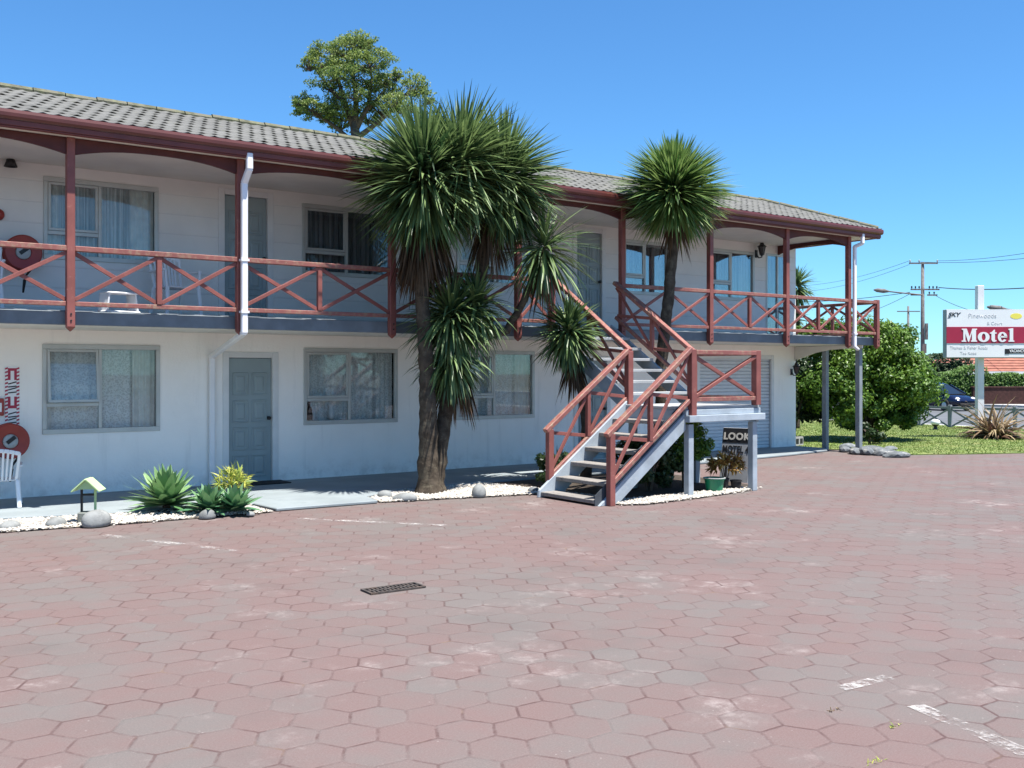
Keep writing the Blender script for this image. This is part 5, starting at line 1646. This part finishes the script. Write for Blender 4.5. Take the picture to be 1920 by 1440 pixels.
for s in (-1, 1):
    for y in (1.28, -1.25):
        o = MB().lathe((s * .78, y, .30), [(.12, -.09), (.27, -.10), (.30, -.07), (.30, .07), (.27, .10), (.12, .09)], 20, 'y').build('wheel', M['rubber'], car)
        o.data.transform(Matrix.Translation((s * .78, y, .30)) @ Matrix.Rotation(R(90), 4, 'Z') @ Matrix.Translation((-s * .78, -y, -.30)))
        o2 = MB().lathe((0, 0, 0), [(.001, -.105), (.10, -.10), (.19, -.085)], 16, 'y').build('rim', M['chrome'], o)
        o2.data.transform(Matrix.Translation((s * .78, y, .30)) @ Matrix.Rotation(R(-90 if s < 0 else 90), 4, 'Z'))
    MB().lathe((0, 0, 0), [(.001, .10), (.10, .07), (.16, -.02), (.12, -.06)], 12, 'y').build('headlight', M['lampglass'], car, loc=(s * .56, 1.86, .62), smooth=True).scale = (1, 1, .62)
    MB().cbox((s * .93, .78, .95), (.16, .10, .12)).build('wing_mirror', M['carblue'], car, bevel=.03)
MB().box((-.6, 1.98, .26), (.6, 2.085, .40)).build('bumper', M['rubber'], car, bevel=.03)

# ------------------------------------------------------------------ house across the street, hedges, wall, trees
hz = atd(1905, 700, 66); 
hs = thing('tiled_house', 'bungalow with an orange red hipped tile roof across the street', 'house', (hz.x, hz.y, -.2), RZ)
kk = 66 / FPX
zr = lambda v: CZ + (HOR - v) * kk + .2
x0, x1 = (1790 - 1905) * kk, (2075 - 1905) * kk
MB().box((x0 + .5, 1.0, 0), (x1 - .5, 8, zr(699))).build('wall', M['housewall'], hs)
MB().box((x0 + 2.6, .97, .9), (x0 + 4.4, 1.01, zr(703))).build('window', M['carglass'], hs)
e, rdg = zr(697), zr(640)
ev = [(x0 - .1, .3, e), (x1, .3, e), (x1, 8.7, e), (x0 - .1, 8.7, e)]
rA, rB = (x0 + 4.0, 4.5, rdg), (x1 - 4, 4.5, rdg)
mb = MB()
# courses as real steps
NCr = 11
def lerp3(a, b, s): return tuple(a[i] + (b[i] - a[i]) * s for i in range(3))
for (p0, p1, r0, r1) in ((ev[0], ev[1], rA, rB), (ev[3], ev[0], rA, rA), (ev[1], ev[2], rB, rB), (ev[2], ev[3], rB, rA)):
    for k in range(NCr):
        s0, s1 = k / NCr, (k + 1) / NCr
        a, b, c_, d_ = lerp3(p0, r0, s0), lerp3(p1, r1, s0), lerp3(p1, r1, s1), lerp3(p0, r0, s1)
        up = .06
        mb.add([(a[0], a[1], a[2] + up), (b[0], b[1], b[2] + up), c_, d_, a, b], [(0, 1, 2, 3), (4, 5, 1, 0)])
mb.build('roof', M['roofred'], hs, fix=False)
MB().box((x0 - .1, .24, e - .18), (x1, .30, e + .02)).build('gutter', M['signwhite'], hs)
def hedge(label, c, size, n, seed, mat='hedge', leafs=.16, name='hedge', cat='hedge'):
    g = random.Random(seed)
    root = thing(name, label, cat, tuple(c), RZ)
    mb = MB()
    sx, sy, sz = size
    hb = [(g.uniform(0, 6.3), g.uniform(.4, 1.3)) for _ in range(4)]
    mb.box((-sx / 2 + .15, -sy / 2 + .35, .05), (sx / 2 - .15, sy / 2 - .1, sz * .74)); mb.r += [0.0] * 6
    for _ in range(n):
        f = g.random()
        x = g.uniform(-sx / 2, sx / 2)
        top = sz * (.88 + .12 * math.sin(x * hb[0][1] + hb[0][0]) + .05 * math.sin(2.7 * x + hb[1][0])) * (1 - .35 * max(0, abs(2 * x / sx) - .75) * 4 * .6)
        if f < .62: p = Vector((x, -sy / 2 + g.uniform(-.1, .3) * (1 + .3 * math.sin(3 * x + hb[2][0])), g.uniform(0, top))); nn = Vector((0, -1, .4))
        else: p = Vector((x, g.uniform(-sy / 2, sy / 2), top - g.uniform(0, .25))); nn = Vector((0, -.3, 1))
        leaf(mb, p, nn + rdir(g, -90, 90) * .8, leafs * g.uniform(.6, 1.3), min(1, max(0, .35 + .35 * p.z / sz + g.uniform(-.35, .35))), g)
    mb.build('foliage', M[mat], root, fix=False)
    mb = MB()
    for k in range(6):
        x = -sx / 2 + sx * (k + .5) / 6
        mb.tube([(x, 0, -.1), (x + g.uniform(-.2, .2), 0, sz * .8)], [.06, .02], 6)
    mb.build('stem', M['treebark'], root)
    return root
k60 = 61 / FPX
def HB(u, dd=61): 
    p = atd(u, HOR, dd); p.z = -.2; return p
hedge('light green hedge behind the blue car and left of the sign pole', HB(1801), (3.0, 1.4, 2.35), 3400, 201)
hedge('clipped green hedge right of the sign pole above a dark brick wall', HB(1905), (3.6, 1.5, 2.35), 3800, 202)
hedge('dark hedge trees between the large bush and the red roofed house', HB(1768, 64), (3.0, 1.6, 3.4), 3000, 203, 'darkbush', .2)
hedge('dark green trees behind the left slope of the red roof', HB(1812, 78), (4.2, 2, 3.6), 2600, 204, 'darkbush', .22)
hedge('far dark trees left of the large bush, low behind the balcony end', HB(1560, 60), (9, 3, 3.6), 4200, 205, 'darkbush', .22)
bw = thing('brick_wall', 'low dark red brick wall under the clipped hedge across the street', 'wall', tuple(HB(1925, 59.6)), RZ)
MB().box((-3.2, -.12, 0), (5, .12, 1.0)).build('brickwork', M['brick'], bw)
MB().box((-3.25, -.16, 1.0), (5, .16, 1.08)).build('coping', M['brick'], bw, bevel=.02)
bpy.context.view_layer.update()
